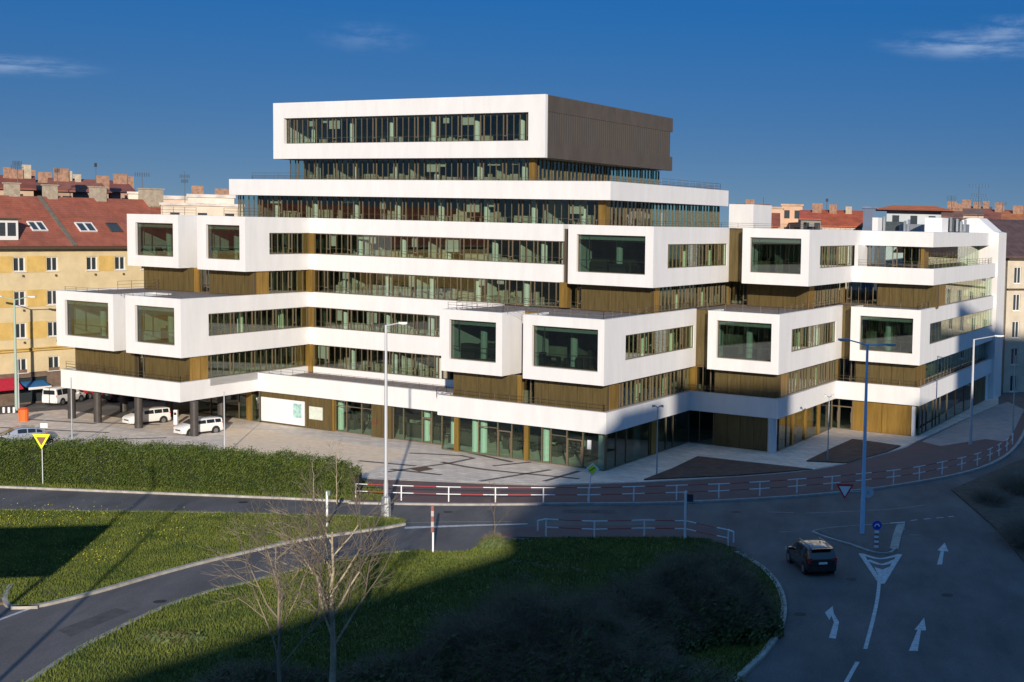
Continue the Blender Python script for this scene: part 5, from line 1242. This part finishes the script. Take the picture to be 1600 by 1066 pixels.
# ================================================================== CARS
def car(P, head, kind, paint, label, L=4.4, Wd=1.8, Hh=1.5, group=None, cat='car', plate_=True):
    o = thing('car' if cat == 'car' else 'van', (P.x, P.y, P.z), label, cat, group, rz=head, local=True)
    k = L / 4.4; v = Hh
    if kind == 'suv': st = [(-2.2, .48, .95, 1.0, .80), (-2.16, .32, 1.02, v * .66, .92), (-2.05, .28, 1.05, v * .80, .97), (-1.80, .26, 1.06, v * .97, 1), (-1.3, .26, 1.05, v, 1), (-.2, .26, 1.03, v, 1), (.35, .26, 1.02, v * .96, 1), (.95, .26, 1.0, v * .66, 1), (1.15, .26, .98, 1.04, 1), (1.85, .28, .92, .95, .97), (2.1, .32, .80, .82, .9), (2.2, .42, .66, .68, .78)]
    elif kind == 'van': st = [(-2.2, .45, 1.0, v * .90, .92), (-2.15, .28, 1.02, v * .97, .98), (-1.9, .26, 1.03, v, 1), (-.6, .26, 1.03, v, 1), (.55, .26, 1.03, v * .98, 1), (.85, .26, 1.02, v * .88, 1), (1.35, .26, 1.0, 1.08, 1), (1.9, .28, .93, .98, .96), (2.13, .32, .8, .82, .9), (2.2, .42, .66, .68, .78)]
    else: st = [(-2.2, .45, .85, .88, .8), (-2.14, .30, .92, .97, .92), (-2.0, .28, .94, 1.08, .97), (-1.6, .25, .95, v * .92, 1), (-1.1, .25, .95, v * .99, 1), (-.2, .24, .93, v, 1), (.25, .24, .92, v * .95, 1), (.95, .24, .90, .96, 1), (1.15, .24, .88, .92, 1), (1.85, .27, .80, .83, .95), (2.1, .3, .7, .72, .88), (2.2, .4, .6, .62, .76)]
    def sec(s):
        x, zb, zl, zr_, wf = s; w = Wd / 2 * wf; tum = max(0, zr_ - zl) / max(.1, v - 1.0)
        wr = w * (.97 - .17 * min(1, tum * 1.0)) 
        return [(x * k, -w * .90, zb), (x * k, -w, zb + .16), (x * k, -w * 1.0, (zb + zl) / 2 + .1), (x * k, -w * .965, zl), (x * k, -wr, zr_ - .05), (x * k, -wr * .86, zr_), (x * k, wr * .86, zr_), (x * k, wr, zr_ - .05), (x * k, w * .965, zl), (x * k, w, (zb + zl) / 2 + .1), (x * k, w, zb + .16), (x * k, w * .90, zb)]
    S = [sec(s) for s in st]; m = MB(); n = 12
    for s in S: m.v += s
    for i in range(len(S) - 1):
        for j in range(n):
            q = (j + 1) % n; m.f.append((i * n + j, i * n + q, (i + 1) * n + q, (i + 1) * n + j)); m.mi.append(0)
    m.f.append(tuple(range(n))); m.f.append(tuple(range(len(S) * n - 1, (len(S) - 1) * n - 1, -1))); m.mi += [0, 0]
    body = m.build('body', paint, o, smooth=True)
    bv = body.modifiers.new('edge', 'EDGE_SPLIT'); bv.split_angle = R(38)
    zb_ = lambda s: s[2]
    # side windows between the greenhouse stations
    gh = [i for i, s in enumerate(st) if s[3] - s[2] > .25 * (v - 1)]
    a, b_ = gh[0], gh[-1]
    def lerp(p, q, f): return tuple(p[i] + (q[i] - p[i]) * f for i in range(3))
    def edge(i, side, f, off=.012):
        lo, hi = (S[i][3], S[i][4]) if side < 0 else (S[i][8], S[i][7]); q = lerp(lo, hi, f); return (q[0], q[1] + side * off, q[2])
    xs_ = [st[i][0] * k for i in gh]; 
    def at(x, side, f):
        for i in range(a, b_):
            x0_, x1_ = S[i][0][0], S[i + 1][0][0]
            if x0_ <= x <= x1_: return lerp(edge(i, side, f), edge(i + 1, side, f), (x - x0_) / (x1_ - x0_))
        return edge(a if x < S[a][0][0] else b_, side, f)
    X0, X1 = S[a][0][0] + .16, S[b_][0][0] - .12
    cuts = [X0, X0 + (X1 - X0) * .26, X0 + (X1 - X0) * .60, X1]
    for side in (-1, 1):
        for c0, c1 in zip(cuts[:-1], cuts[1:]):
            w_ = MB(); nn = 4
            for q in range(nn):
                u0, u1 = c0 + .04 + (c1 - c0 - .08) * q / nn, c0 + .04 + (c1 - c0 - .08) * (q + 1) / nn
                w_.quad(at(u0, side, .10), at(u1, side, .10), at(u1, side, .86), at(u0, side, .86))
            w_.build('side_window', CARG, o)
        w_ = MB(); 
        for hh in (.28, .30): w_.box((0, side * (Wd / 2 + .004), hh + .02), (L * .5, .02, .06))
        w_.build('sill', BLACK, o)
    # windscreen and rear window
    def scr(i, j, nm):
        f = .10
        p = [lerp(S[i][5], S[j][5], f), lerp(S[i][6], S[j][6], f), lerp(S[i][6], S[j][6], 1 - f), lerp(S[i][5], S[j][5], 1 - f)]
        nrm = (Vector(p[1]) - Vector(p[0])).cross(Vector(p[3]) - Vector(p[0])).normalized(); 
        if nrm.z < 0: nrm = -nrm
        w_ = MB(); w_.quad(*[Vector(q) + nrm * .014 for q in p]); w_.build(nm, CARG, o)
    if kind == 'suv': scr(6, 8, 'windscreen'); scr(1, 3, 'rear_window')
    elif kind == 'van': scr(4, 6, 'windscreen'); 
    else: scr(6, 8, 'windscreen'); scr(2, 4, 'rear_window')
    if kind == 'van':
        w_ = MB(); w_.box((-2.2 * k - .01, 0, 1.4), (.02, 1.3, .45)); w_.build('rear_window', CARG, o)
    wr = .34
    for x in (-1.36 * k, 1.36 * k):
        for side in (-1, 1):
            w_ = MB(); w_.tube((x, side * (Wd / 2 - .26), wr), (x, side * (Wd / 2 + .012), wr), wr, n=20); t_ = w_.build('tyre', BLACK, o)
            w_ = MB(); w_.tube((x, side * (Wd / 2 - .1), wr), (x, side * (Wd / 2 + .022), wr), wr * .62, n=14); w_.build('rim', mat('alloy rim', (.30, .31, .32), .35, .7), t_)
            w_ = MB(); w_.tube((x, side * (Wd / 2 - .3), wr + .03), (x, side * (Wd / 2 + .006), wr + .03), wr + .08, n=20); w_.build('wheel_arch', BLACK, o)
    zt_ = 1.0 if kind != 'sedan' else .82
    for side in (-1, 1):
        w_ = MB(); w_.box((-2.135 * k, side * Wd * .40, zt_ - .06), (.12, .26, .30)); w_.build('tail_light', TAIL, o)
        w_ = MB(); w_.box((2.07 * k, side * Wd * .36, .70), (.16, .36, .16)); w_.build('headlight', HEADL, o)
        w_ = MB(); w_.box((.86 * k, side * (Wd / 2 + .09), 1.02), (.14, .2, .15)); w_.build('mirror', paint, o)
        w_ = MB()
        for dx in (-.28, .35): w_.box((dx * k, side * (Wd / 2 - .012), .86), (.2, .03, .035))
        w_.build('door_handle', paint, o)
    w_ = MB(); w_.box((-2.18 * k, 0, .46), (.18, Wd * .86, .26)); w_.build('rear_bumper', BLACK if kind == 'suv' else paint, o)
    w_ = MB(); w_.box((2.17 * k, 0, .42), (.12, Wd * .8, .22)); w_.build('front_bumper', paint, o); w_ = MB(); w_.box((2.215 * k, 0, .60), (.03, Wd * .45, .10)); w_.build('grille', BLACK, o)
    for x in (-2.19 * k, 2.235 * k):
        w_ = MB(); w_.box((x - (.03 if x < 0 else -.02), 0, .80 if x < 0 else .42), (.03, .52, .12)); w_.build('number_plate', PLT, o)
    if kind == 'suv':
        for side in (-1, 1):
            w_ = MB(); w_.tube((-1.6 * k, side * Wd * .33, v + .05), (.3 * k, side * Wd * .33, v + .05), .022, n=6); w_.tube((-1.5 * k, side * Wd * .33, v - .02), (-1.5 * k, side * Wd * .33, v + .05), .02, n=6); w_.tube((.2 * k, side * Wd * .33, v - .03), (.2 * k, side * Wd * .33, v + .05), .02, n=6); w_.build('roof_rail', STEEL, o)
        w_ = MB(); w_.box((-2.02 * k, 0, v * .955), (.22, Wd * .68, .05)); w_.build('roof_spoiler', paint, o)
    return o
CARG = mat('car glass', (.012, .016, .02), .06, spec=.8); TAIL = mat('tail light', (.45, .02, .02), .2); HEADL = mat('headlight', (.8, .8, .82), .15); PLT = mat('number plate', (.75, .75, .72), .4)
PB = mat('black car paint', (.012, .013, .014), .22, coat=1.0); PS = mat('silver car paint', (.36, .38, .42), .3, .6, coat=.6); PW = mat('white car paint', (.72, .71, .68), .3, coat=.6); PR = mat('red car paint', (.42, .02, .02), .3, coat=.6); PD = mat('dark grey car paint', (.04, .045, .05), .3, .3, coat=.6)
a_, b_, c_ = gp(1257, 899), gp(1313, 903), gp(1230, 872)
ctr = (a_ + b_) / 2; hd = Vector((-.30, 1.0, 0)).normalized()
car(ctr + hd * 2.25, math.atan2(hd.y, hd.x), 'suv', PB, 'black estate SUV with roof rails driving away round the crossing', L=4.6, Wd=1.86, Hh=1.68)
v1 = gp(78, 634); v2 = gp(118, 626); hv = (gp(120, 628) - gp(76, 636)); hv.z = 0; hv.normalize()
car(gp(97, 631) + Vector((0, .5, 0)), math.atan2(hv.y, hv.x), 'van', PW, 'white passenger van parked in front of the shops', L=4.7, Wd=1.8, Hh=1.85, cat='van')
hv = Vector((-.82, -.57, 0))
car(gp(28, 693), math.atan2(hv.y, hv.x), 'sedan', PS, 'silver car behind the hedge at the left edge', L=4.4, Hh=1.45)
hv = Vector((-.60, -.80, 0)).normalized()
car(gp(229, 663), math.atan2(hv.y, hv.x), 'van', PW, 'white hatchback under the wing between the dark columns', L=4.0, Wd=1.7, Hh=1.55)
car(gp(310, 679), math.atan2(hv.y, hv.x), 'van', PW, 'second white hatchback under the wing, right of the first', L=4.0, Wd=1.7, Hh=1.5)
hv = Vector((.55, .83, 0))
car(gp(150, 621), math.atan2(hv.y, hv.x), 'sedan', PR, 'red car in front of the white van', L=4.2, Hh=1.45)
car(gp(196, 626), math.atan2(hv.y, hv.x), 'sedan', PD, 'dark grey car seen under the wing behind the first column', L=4.2, Hh=1.45)
car(gp(262, 624), math.atan2(hv.y, hv.x), 'sedan', PD, 'dark car far under the wing between the middle columns', L=4.2, Hh=1.45)

# ================================================================== PLANTS
LEAF = mat('hedge leaves', (.045, .075, .006), .7, col2=(.085, .115, .010), scale=1.2)
LEAFD = mat('dark shrub leaves', (.05, .085, .018), .75, col2=(.10, .135, .035), scale=1.5)
TWIG = mat('grey brown twigs', (.19, .15, .105), .9); TWIGD = mat('dark twigs', (.10, .075, .05), .9, col2=(.26, .20, .12), scale=.8); BARK = mat('pale bark', (.34, .28, .19), .9, var=.3, scale=3, bump=.4)
GRASS = mat('grass blades', (.05, .08, .005), .8, col2=(.135, .155, .018), scale=.4)
DRY = mat('dry grass', (.20, .15, .06), .9)
rg = random.Random(11)
def inpoly(x, y, P):
    c = False; n = len(P); j = n - 1
    for i in range(n):
        if (P[i][1] > y) != (P[j][1] > y) and x < (P[j][0] - P[i][0]) * (y - P[i][1]) / (P[j][1] - P[i][1]) + P[i][0]: c = not c
        j = i
    return c
def blades(name, P, n, h0, h1, w, z=.1, m=GRASS, ymin=-1e9, mask=None):
    xs_ = [p[0] for p in P]; ys_ = [max(ymin, p[1]) for p in P]; X0, X1, Y0, Y1 = min(xs_), max(xs_), min(ys_), max(ys_)
    v = []; f = []; k = 0; tries = 0
    while k < n and tries < n * 6:
        tries += 1
        x, y = rg.uniform(X0, X1), rg.uniform(Y0, Y1)
        if not inpoly(x, y, P): continue
        if mask and not mask(x, y): continue
        a = rg.uniform(0, math.pi); h_ = rg.uniform(h0, h1); dx, dy = math.cos(a) * w, math.sin(a) * w; lx, ly = rg.uniform(-.5, .5) * h_, rg.uniform(-.5, .5) * h_
        q = len(v); v += [(x - dx, y - dy, z), (x + dx, y + dy, z), (x + lx, y + ly, z + h_)]; f.append((q, q + 1, q + 2)); k += 1
    me = bpy.data.meshes.new(name); me.from_pydata(v, [], f); me.materials.append(m); o = bpy.data.objects.new(name, me); COL.objects.link(o); return o
def clumpy(sc_, th):
    from mathutils import noise
    return lambda x, y: noise.noise(Vector((x * sc_, y * sc_, 3))) > th
tag(blades('grass', P1, 80000, .04, .16, .03), 'short green grass on the left verge between the two roads', 'grass', kind='stuff')
tag(blades('grass', P2, 150000, .05, .20, .03, ymin=50), 'green grass on the large island in the foreground', 'grass', kind='stuff')
tag(blades('grass', P3, 30000, .06, .25, .035), 'rough grass along the foot of the hedge', 'grass', kind='stuff')
def leafquad(v, f, p, s):
    a = Vector((rg.gauss(0, 1), rg.gauss(0, 1), rg.gauss(0, 1))).normalized(); b = a.orthogonal().normalized(); c = a.cross(b); q = len(v)
    v += [tuple(p - b * s), tuple(p + c * s * .5), tuple(p + b * s), tuple(p - c * s * .5)]; f.append((q, q + 1, q + 2, q + 3))
# dandelions in loose patches on the verge
v, f = [], []
for cx_, cy_, sp, n in ((75, 812, 2.6, 260), (140, 872, 1.6, 120), (12, 815, 1.6, 90), (270, 832, 1.5, 60), (215, 852, 1.2, 40), (390, 820, 2.2, 50), (1040, 852, 1.5, 0)):
    c = gp(cx_, cy_)
    for _ in range(n): leafquad(v, f, Vector((c.x + rg.gauss(0, sp), c.y + rg.gauss(0, sp), rg.uniform(.18, .28))), rg.uniform(.03, .05))
me = bpy.data.meshes.new('dandelions'); me.from_pydata(v, [], f); me.materials.append(mat('dandelion yellow', (.62, .52, .03), .7)); q = bpy.data.objects.new('dandelions', me); COL.objects.link(q); tag(q, 'yellow dandelions scattered over the left verge', 'flowers', kind='stuff')
# --- hedge
HL = [gp(-130, 752.5), gp(0, 757), gp(150, 763), (gp(300, 769.5)), gp(450, 776), gp(520, 778), gp(553, 778.5)]
HH = [3.0, 3.0, 3.0, 2.95, 2.6, 2.35, 1.8]
o = thing('hedge', HL[3], 'long unclipped green hedge between the road and the car park', 'hedge')
v, f = [], []
from mathutils import noise as _ns
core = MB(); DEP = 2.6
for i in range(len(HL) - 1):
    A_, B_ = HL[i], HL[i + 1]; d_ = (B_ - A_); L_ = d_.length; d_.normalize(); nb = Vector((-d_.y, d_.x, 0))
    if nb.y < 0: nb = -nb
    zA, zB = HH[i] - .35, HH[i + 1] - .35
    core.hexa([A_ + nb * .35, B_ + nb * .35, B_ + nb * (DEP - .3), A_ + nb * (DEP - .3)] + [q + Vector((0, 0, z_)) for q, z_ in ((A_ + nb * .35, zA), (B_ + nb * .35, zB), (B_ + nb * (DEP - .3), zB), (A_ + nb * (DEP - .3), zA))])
    cnt = int(L_ * 2600)
    for _ in range(cnt):
        t = rg.random(); hh = HH[i] + (HH[i + 1] - HH[i]) * t; base = A_.lerp(B_, t)
        nz = _ns.noise(Vector((base.x * .9, base.y * .9, 0))) * .35 + _ns.noise(Vector((base.x * 3, base.y * 3, 5))) * .22
        if rg.random() < .62: p = base + nb * (rg.uniform(-.02, .35) + nz * .5 + .12 * (rg.random() ** 2)) + Vector((0, 0, rg.uniform(.05, 1) * (hh + nz)))
        else: p = base + nb * rg.uniform(.1, DEP) + Vector((0, 0, hh + nz + rg.uniform(-.35, .1 + .35 * rg.random() ** 4)))
        leafquad(v, f, p, rg.uniform(.04, .085))
core.build('dark_core', mat('hedge core', (.012, .018, .006), .95), o)  # added solid dark block, darkens the gaps between the leaves
me = bpy.data.meshes.new('foliage'); L0 = HL[3]; me.from_pydata([(x - L0.x, y - L0.y, z) for x, y, z in v], [], f); me.materials.append(LEAF); q = bpy.data.objects.new('foliage', me); COL.objects.link(q); q.parent = o; q['kind'] = 'stuff'
# --- shrubs of bare twigs
def shrub(P, rx_, ry_, h_, n, nleaf, label, tw=TWIGD, lf=LEAFD, width=.028, lowleaf=True):
    o = thing('shrub', P, label, 'shrub', 'shrubs'); v, f = [], []
    for _ in range(n):
        a = rg.uniform(0, 2 * math.pi); r_ = math.sqrt(rg.random()); bx, by = math.cos(a) * rx_ * r_ * .55, math.sin(a) * ry_ * r_ * .55
        ph = rg.uniform(0, 1); th_ = a + rg.uniform(-.7, .7)
        top = math.sqrt(max(0, 1 - (r_ * .97) ** 2)) * h_ * rg.uniform(.55, 1.06); ex, ey = math.cos(a) * rx_ * r_, math.sin(a) * ry_ * r_
        lump = 1 + .28 * _ns.noise(Vector((ex * .6 + P.x, ey * .6, 1))) 
        p0 = Vector((bx, by, 0)); p2 = Vector((ex * lump, ey * lump, top * lump)); p1 = (p0 + p2) / 2 + Vector((rg.uniform(-.3, .3), rg.uniform(-.3, .3), .25 * h_))
        prev = None; side = Vector((rg.gauss(0, 1), rg.gauss(0, 1), 0)).normalized()
        for i in range(5):
            t = i / 4; q = p0 * (1 - t) ** 2 + p1 * 2 * t * (1 - t) + p2 * t * t; w_ = width * (1.15 - t)
            cur = (q - side * w_, q + side * w_)
            if prev: k = len(v); v += [tuple(prev[0]), tuple(prev[1]), tuple(cur[1]), tuple(cur[0])]; f.append((k, k + 1, k + 2, k + 3))
            if i >= 2:
                for _k in range(3):
                    dd = Vector((rg.gauss(0, 1), rg.gauss(0, 1), rg.gauss(.5, .6))) * .22 * h_ * .4; k = len(v); w2_ = side * w_ * .6 + Vector((0, 0, .004)); v += [tuple(q - w2_), tuple(q + w2_), tuple(q + dd)]; f.append((k, k + 1, k + 2))
            prev = cur
    me = bpy.data.meshes.new('twigs'); me.from_pydata(v, [], f); me.materials.append(tw); q = bpy.data.objects.new('twigs', me); COL.objects.link(q); q.parent = o; q['kind'] = 'stuff'
    v, f = [], []
    for _ in range(nleaf):
        a = rg.uniform(0, 2 * math.pi); r_ = math.sqrt(rg.random()); zz_ = math.sqrt(max(0, 1 - r_ * r_)) * h_ * rg.uniform(.1, .95 if not lowleaf else .8); lump = 1 + .28 * _ns.noise(Vector((math.cos(a) * rx_ * r_ * .6 + P.x, math.sin(a) * ry_ * r_ * .6, 1)))
        leafquad(v, f, Vector((math.cos(a) * rx_ * r_ * lump, math.sin(a) * ry_ * r_ * lump, zz_ * lump)), rg.uniform(.07, .17))
    if v: me = bpy.data.meshes.new('leaves'); me.from_pydata(v, [], f); me.materials.append(lf); q = bpy.data.objects.new('leaves', me); COL.objects.link(q); q.parent = o; q['kind'] = 'stuff'
    return o
shrub(gp(1085, 985), 4.1, 3.4, 3.9, 7000, 20000, 'big dark twiggy shrub on the right part of the green island')
shrub(gp(840, 1075), 5.5, 3.8, 4.2, 8500, 24000, 'widest dark shrub at the bottom centre of the green island')
shrub(gp(985, 1010), 3.6, 2.6, 3.1, 4000, 10000, 'lower dark shrub filling the gap between the two biggest shrubs')
shrub(gp(1000, 1100), 4.2, 3.0, 2.3, 2500, 9000, 'low dark shrub at the lower edge below the right big one')
shrub(gp(640, 1100), 3.4, 2.6, 2.3, 2200, 7000, 'low dark shrub at the lower edge right of the pale bare tree')
shrub(gp(420, 1115), 4.0, 2.6, 2.2, 2200, 8000, 'low dark shrub at the lower edge around the left bare tree')
shrub(gp(770, 858), .95, .8, 1.0, 500, 5000, 'small round evergreen bush on the tip of the island', width=.01)
shrub(gp(1625, 850), 3.2, 4.5, 1.7, 2400, 0, 'largest bare brown shrub in the bed at the right edge of the crossing', tw=TWIG, width=.014)
shrub(gp(1595, 765), 2.6, 5.0, 1.3, 1700, 0, 'low bare shrub farther back in the bed at the right edge', tw=TWIG, width=.014)
shrub(gp(1545, 782), 1.8, 3.6, .9, 1000, 0, 'lowest bare shrub at the pointed end of the right hand bed', tw=TWIG, width=.012)
shrub(gp(262, 1003), 1.6, 1.0, .55, 300, 900, 'tuft of dry brown grass on the left part of the island', tw=DRY, width=.02)
# --- bare trees
def tree(P, h_, r0_, label, seed, splits=6, spread=.9, m=BARK, twigm=TWIG, first=.34, crown=3.2, group='bare young trees'):
    rt_ = random.Random(seed); o = thing('bare_tree', P, label, 'tree', group); t_ = MB(); tw = MB(); PO = Vector((P.x, P.y, P.z))
    def twig(p, d, l, r, dep, mb, n):
        seg = 3; q = p
        for i in range(seg):
            d = (d + Vector((rt_.gauss(0, .10), rt_.gauss(0, .10), rt_.gauss(.04, .06)))).normalized(); e = q + d * l / seg; ra, rb2 = r * (1 - .28 * i / seg), r * (1 - .28 * (i + 1) / seg)
            mb.tube(q, e, ra, rb2, n=n, cap=False); q = e
            if dep > 0 and (i > 0 or dep < 4) and rt_.random() < .7:
                for _ in range(2 if dep < 3 else 1):
                    a = rt_.uniform(0, 6.283); sidev = (d.orthogonal().normalized()); sidev = Matrix.Rotation(a, 3, d) @ sidev
                    twig(q, (d * .75 + sidev * rt_.uniform(.45, .85)).normalized(), l * rt_.uniform(.5, .72), r * .52, dep - 1, tw, 3)
        if dep > 0: twig(q, d, l * .6, r * .6, dep - 1, tw if dep < 4 else mb, 3 if dep < 4 else n)
    segs = 10; q = PO.copy(); 
    top = h_
    pts_ = []
    for i in range(segs + 1):
        f_ = i / segs; pts_.append(PO + Vector((rt_.gauss(0, .03) * f_ * 2, rt_.gauss(0, .03), h_ * f_)))
    for i in range(segs): t_.tube(pts_[i], pts_[i + 1], r0_ * (1 - .8 * i / segs), r0_ * (1 - .8 * (i + 1) / segs), n=8, cap=False)
    for k in range(splits):
        f_ = first + (1 - first) * (k / splits) ** 1.1; i = min(segs - 1, int(f_ * segs)); b0 = pts_[i].lerp(pts_[i + 1], f_ * segs - i); a = k * 2.4 + rt_.uniform(-.3, .3)
        l = crown * (1.05 - .6 * f_) * rt_.uniform(.85, 1.1)
        twig(b0, Vector((math.cos(a) * spread, math.sin(a) * spread, 1.0)).normalized(), l, r0_ * (.42 - .22 * f_), 3, t_, 6)
    t_.build('trunk', m, o, smooth=True); tw.build('twigs', twigm, o, kind='stuff'); return o
tree(gp(520, 1130) , 7.8, .17, 'pale barked bare young tree in the foreground, sunlit above the fork', 5, splits=10, first=.40, crown=3.3, spread=.75)
tree(gp(437, 1150), 7.6, .11, 'thinner bare tree left of the pale barked one', 9, splits=9, first=.35, crown=3.0, spread=.7, m=mat('dark bark', (.20, .16, .11), .9), twigm=TWIG)
tree(gp(526, 788), 4.6, .04, 'bare sapling near the right end of the hedge', 21, splits=6, first=.3, crown=1.0)
tree(gp(490, 784), 3.9, .03, 'second thinner sapling in front of the hedge end', 22, splits=5, first=.4, crown=.8)
tree(gp(556, 790), 2.4, .03, 'lowest sapling beside the first railing post', 24, splits=6, first=.2, crown=.8, m=TWIGD, twigm=TWIGD)
tree(gp(772, 856), 4.2, .03, 'thin sapling growing out of the small evergreen bush', 25, splits=5, first=.3, crown=.9, m=TWIGD, twigm=TWIGD)
for ob in bpy.data.objects:
    if '_w' in ob: del ob['_w']
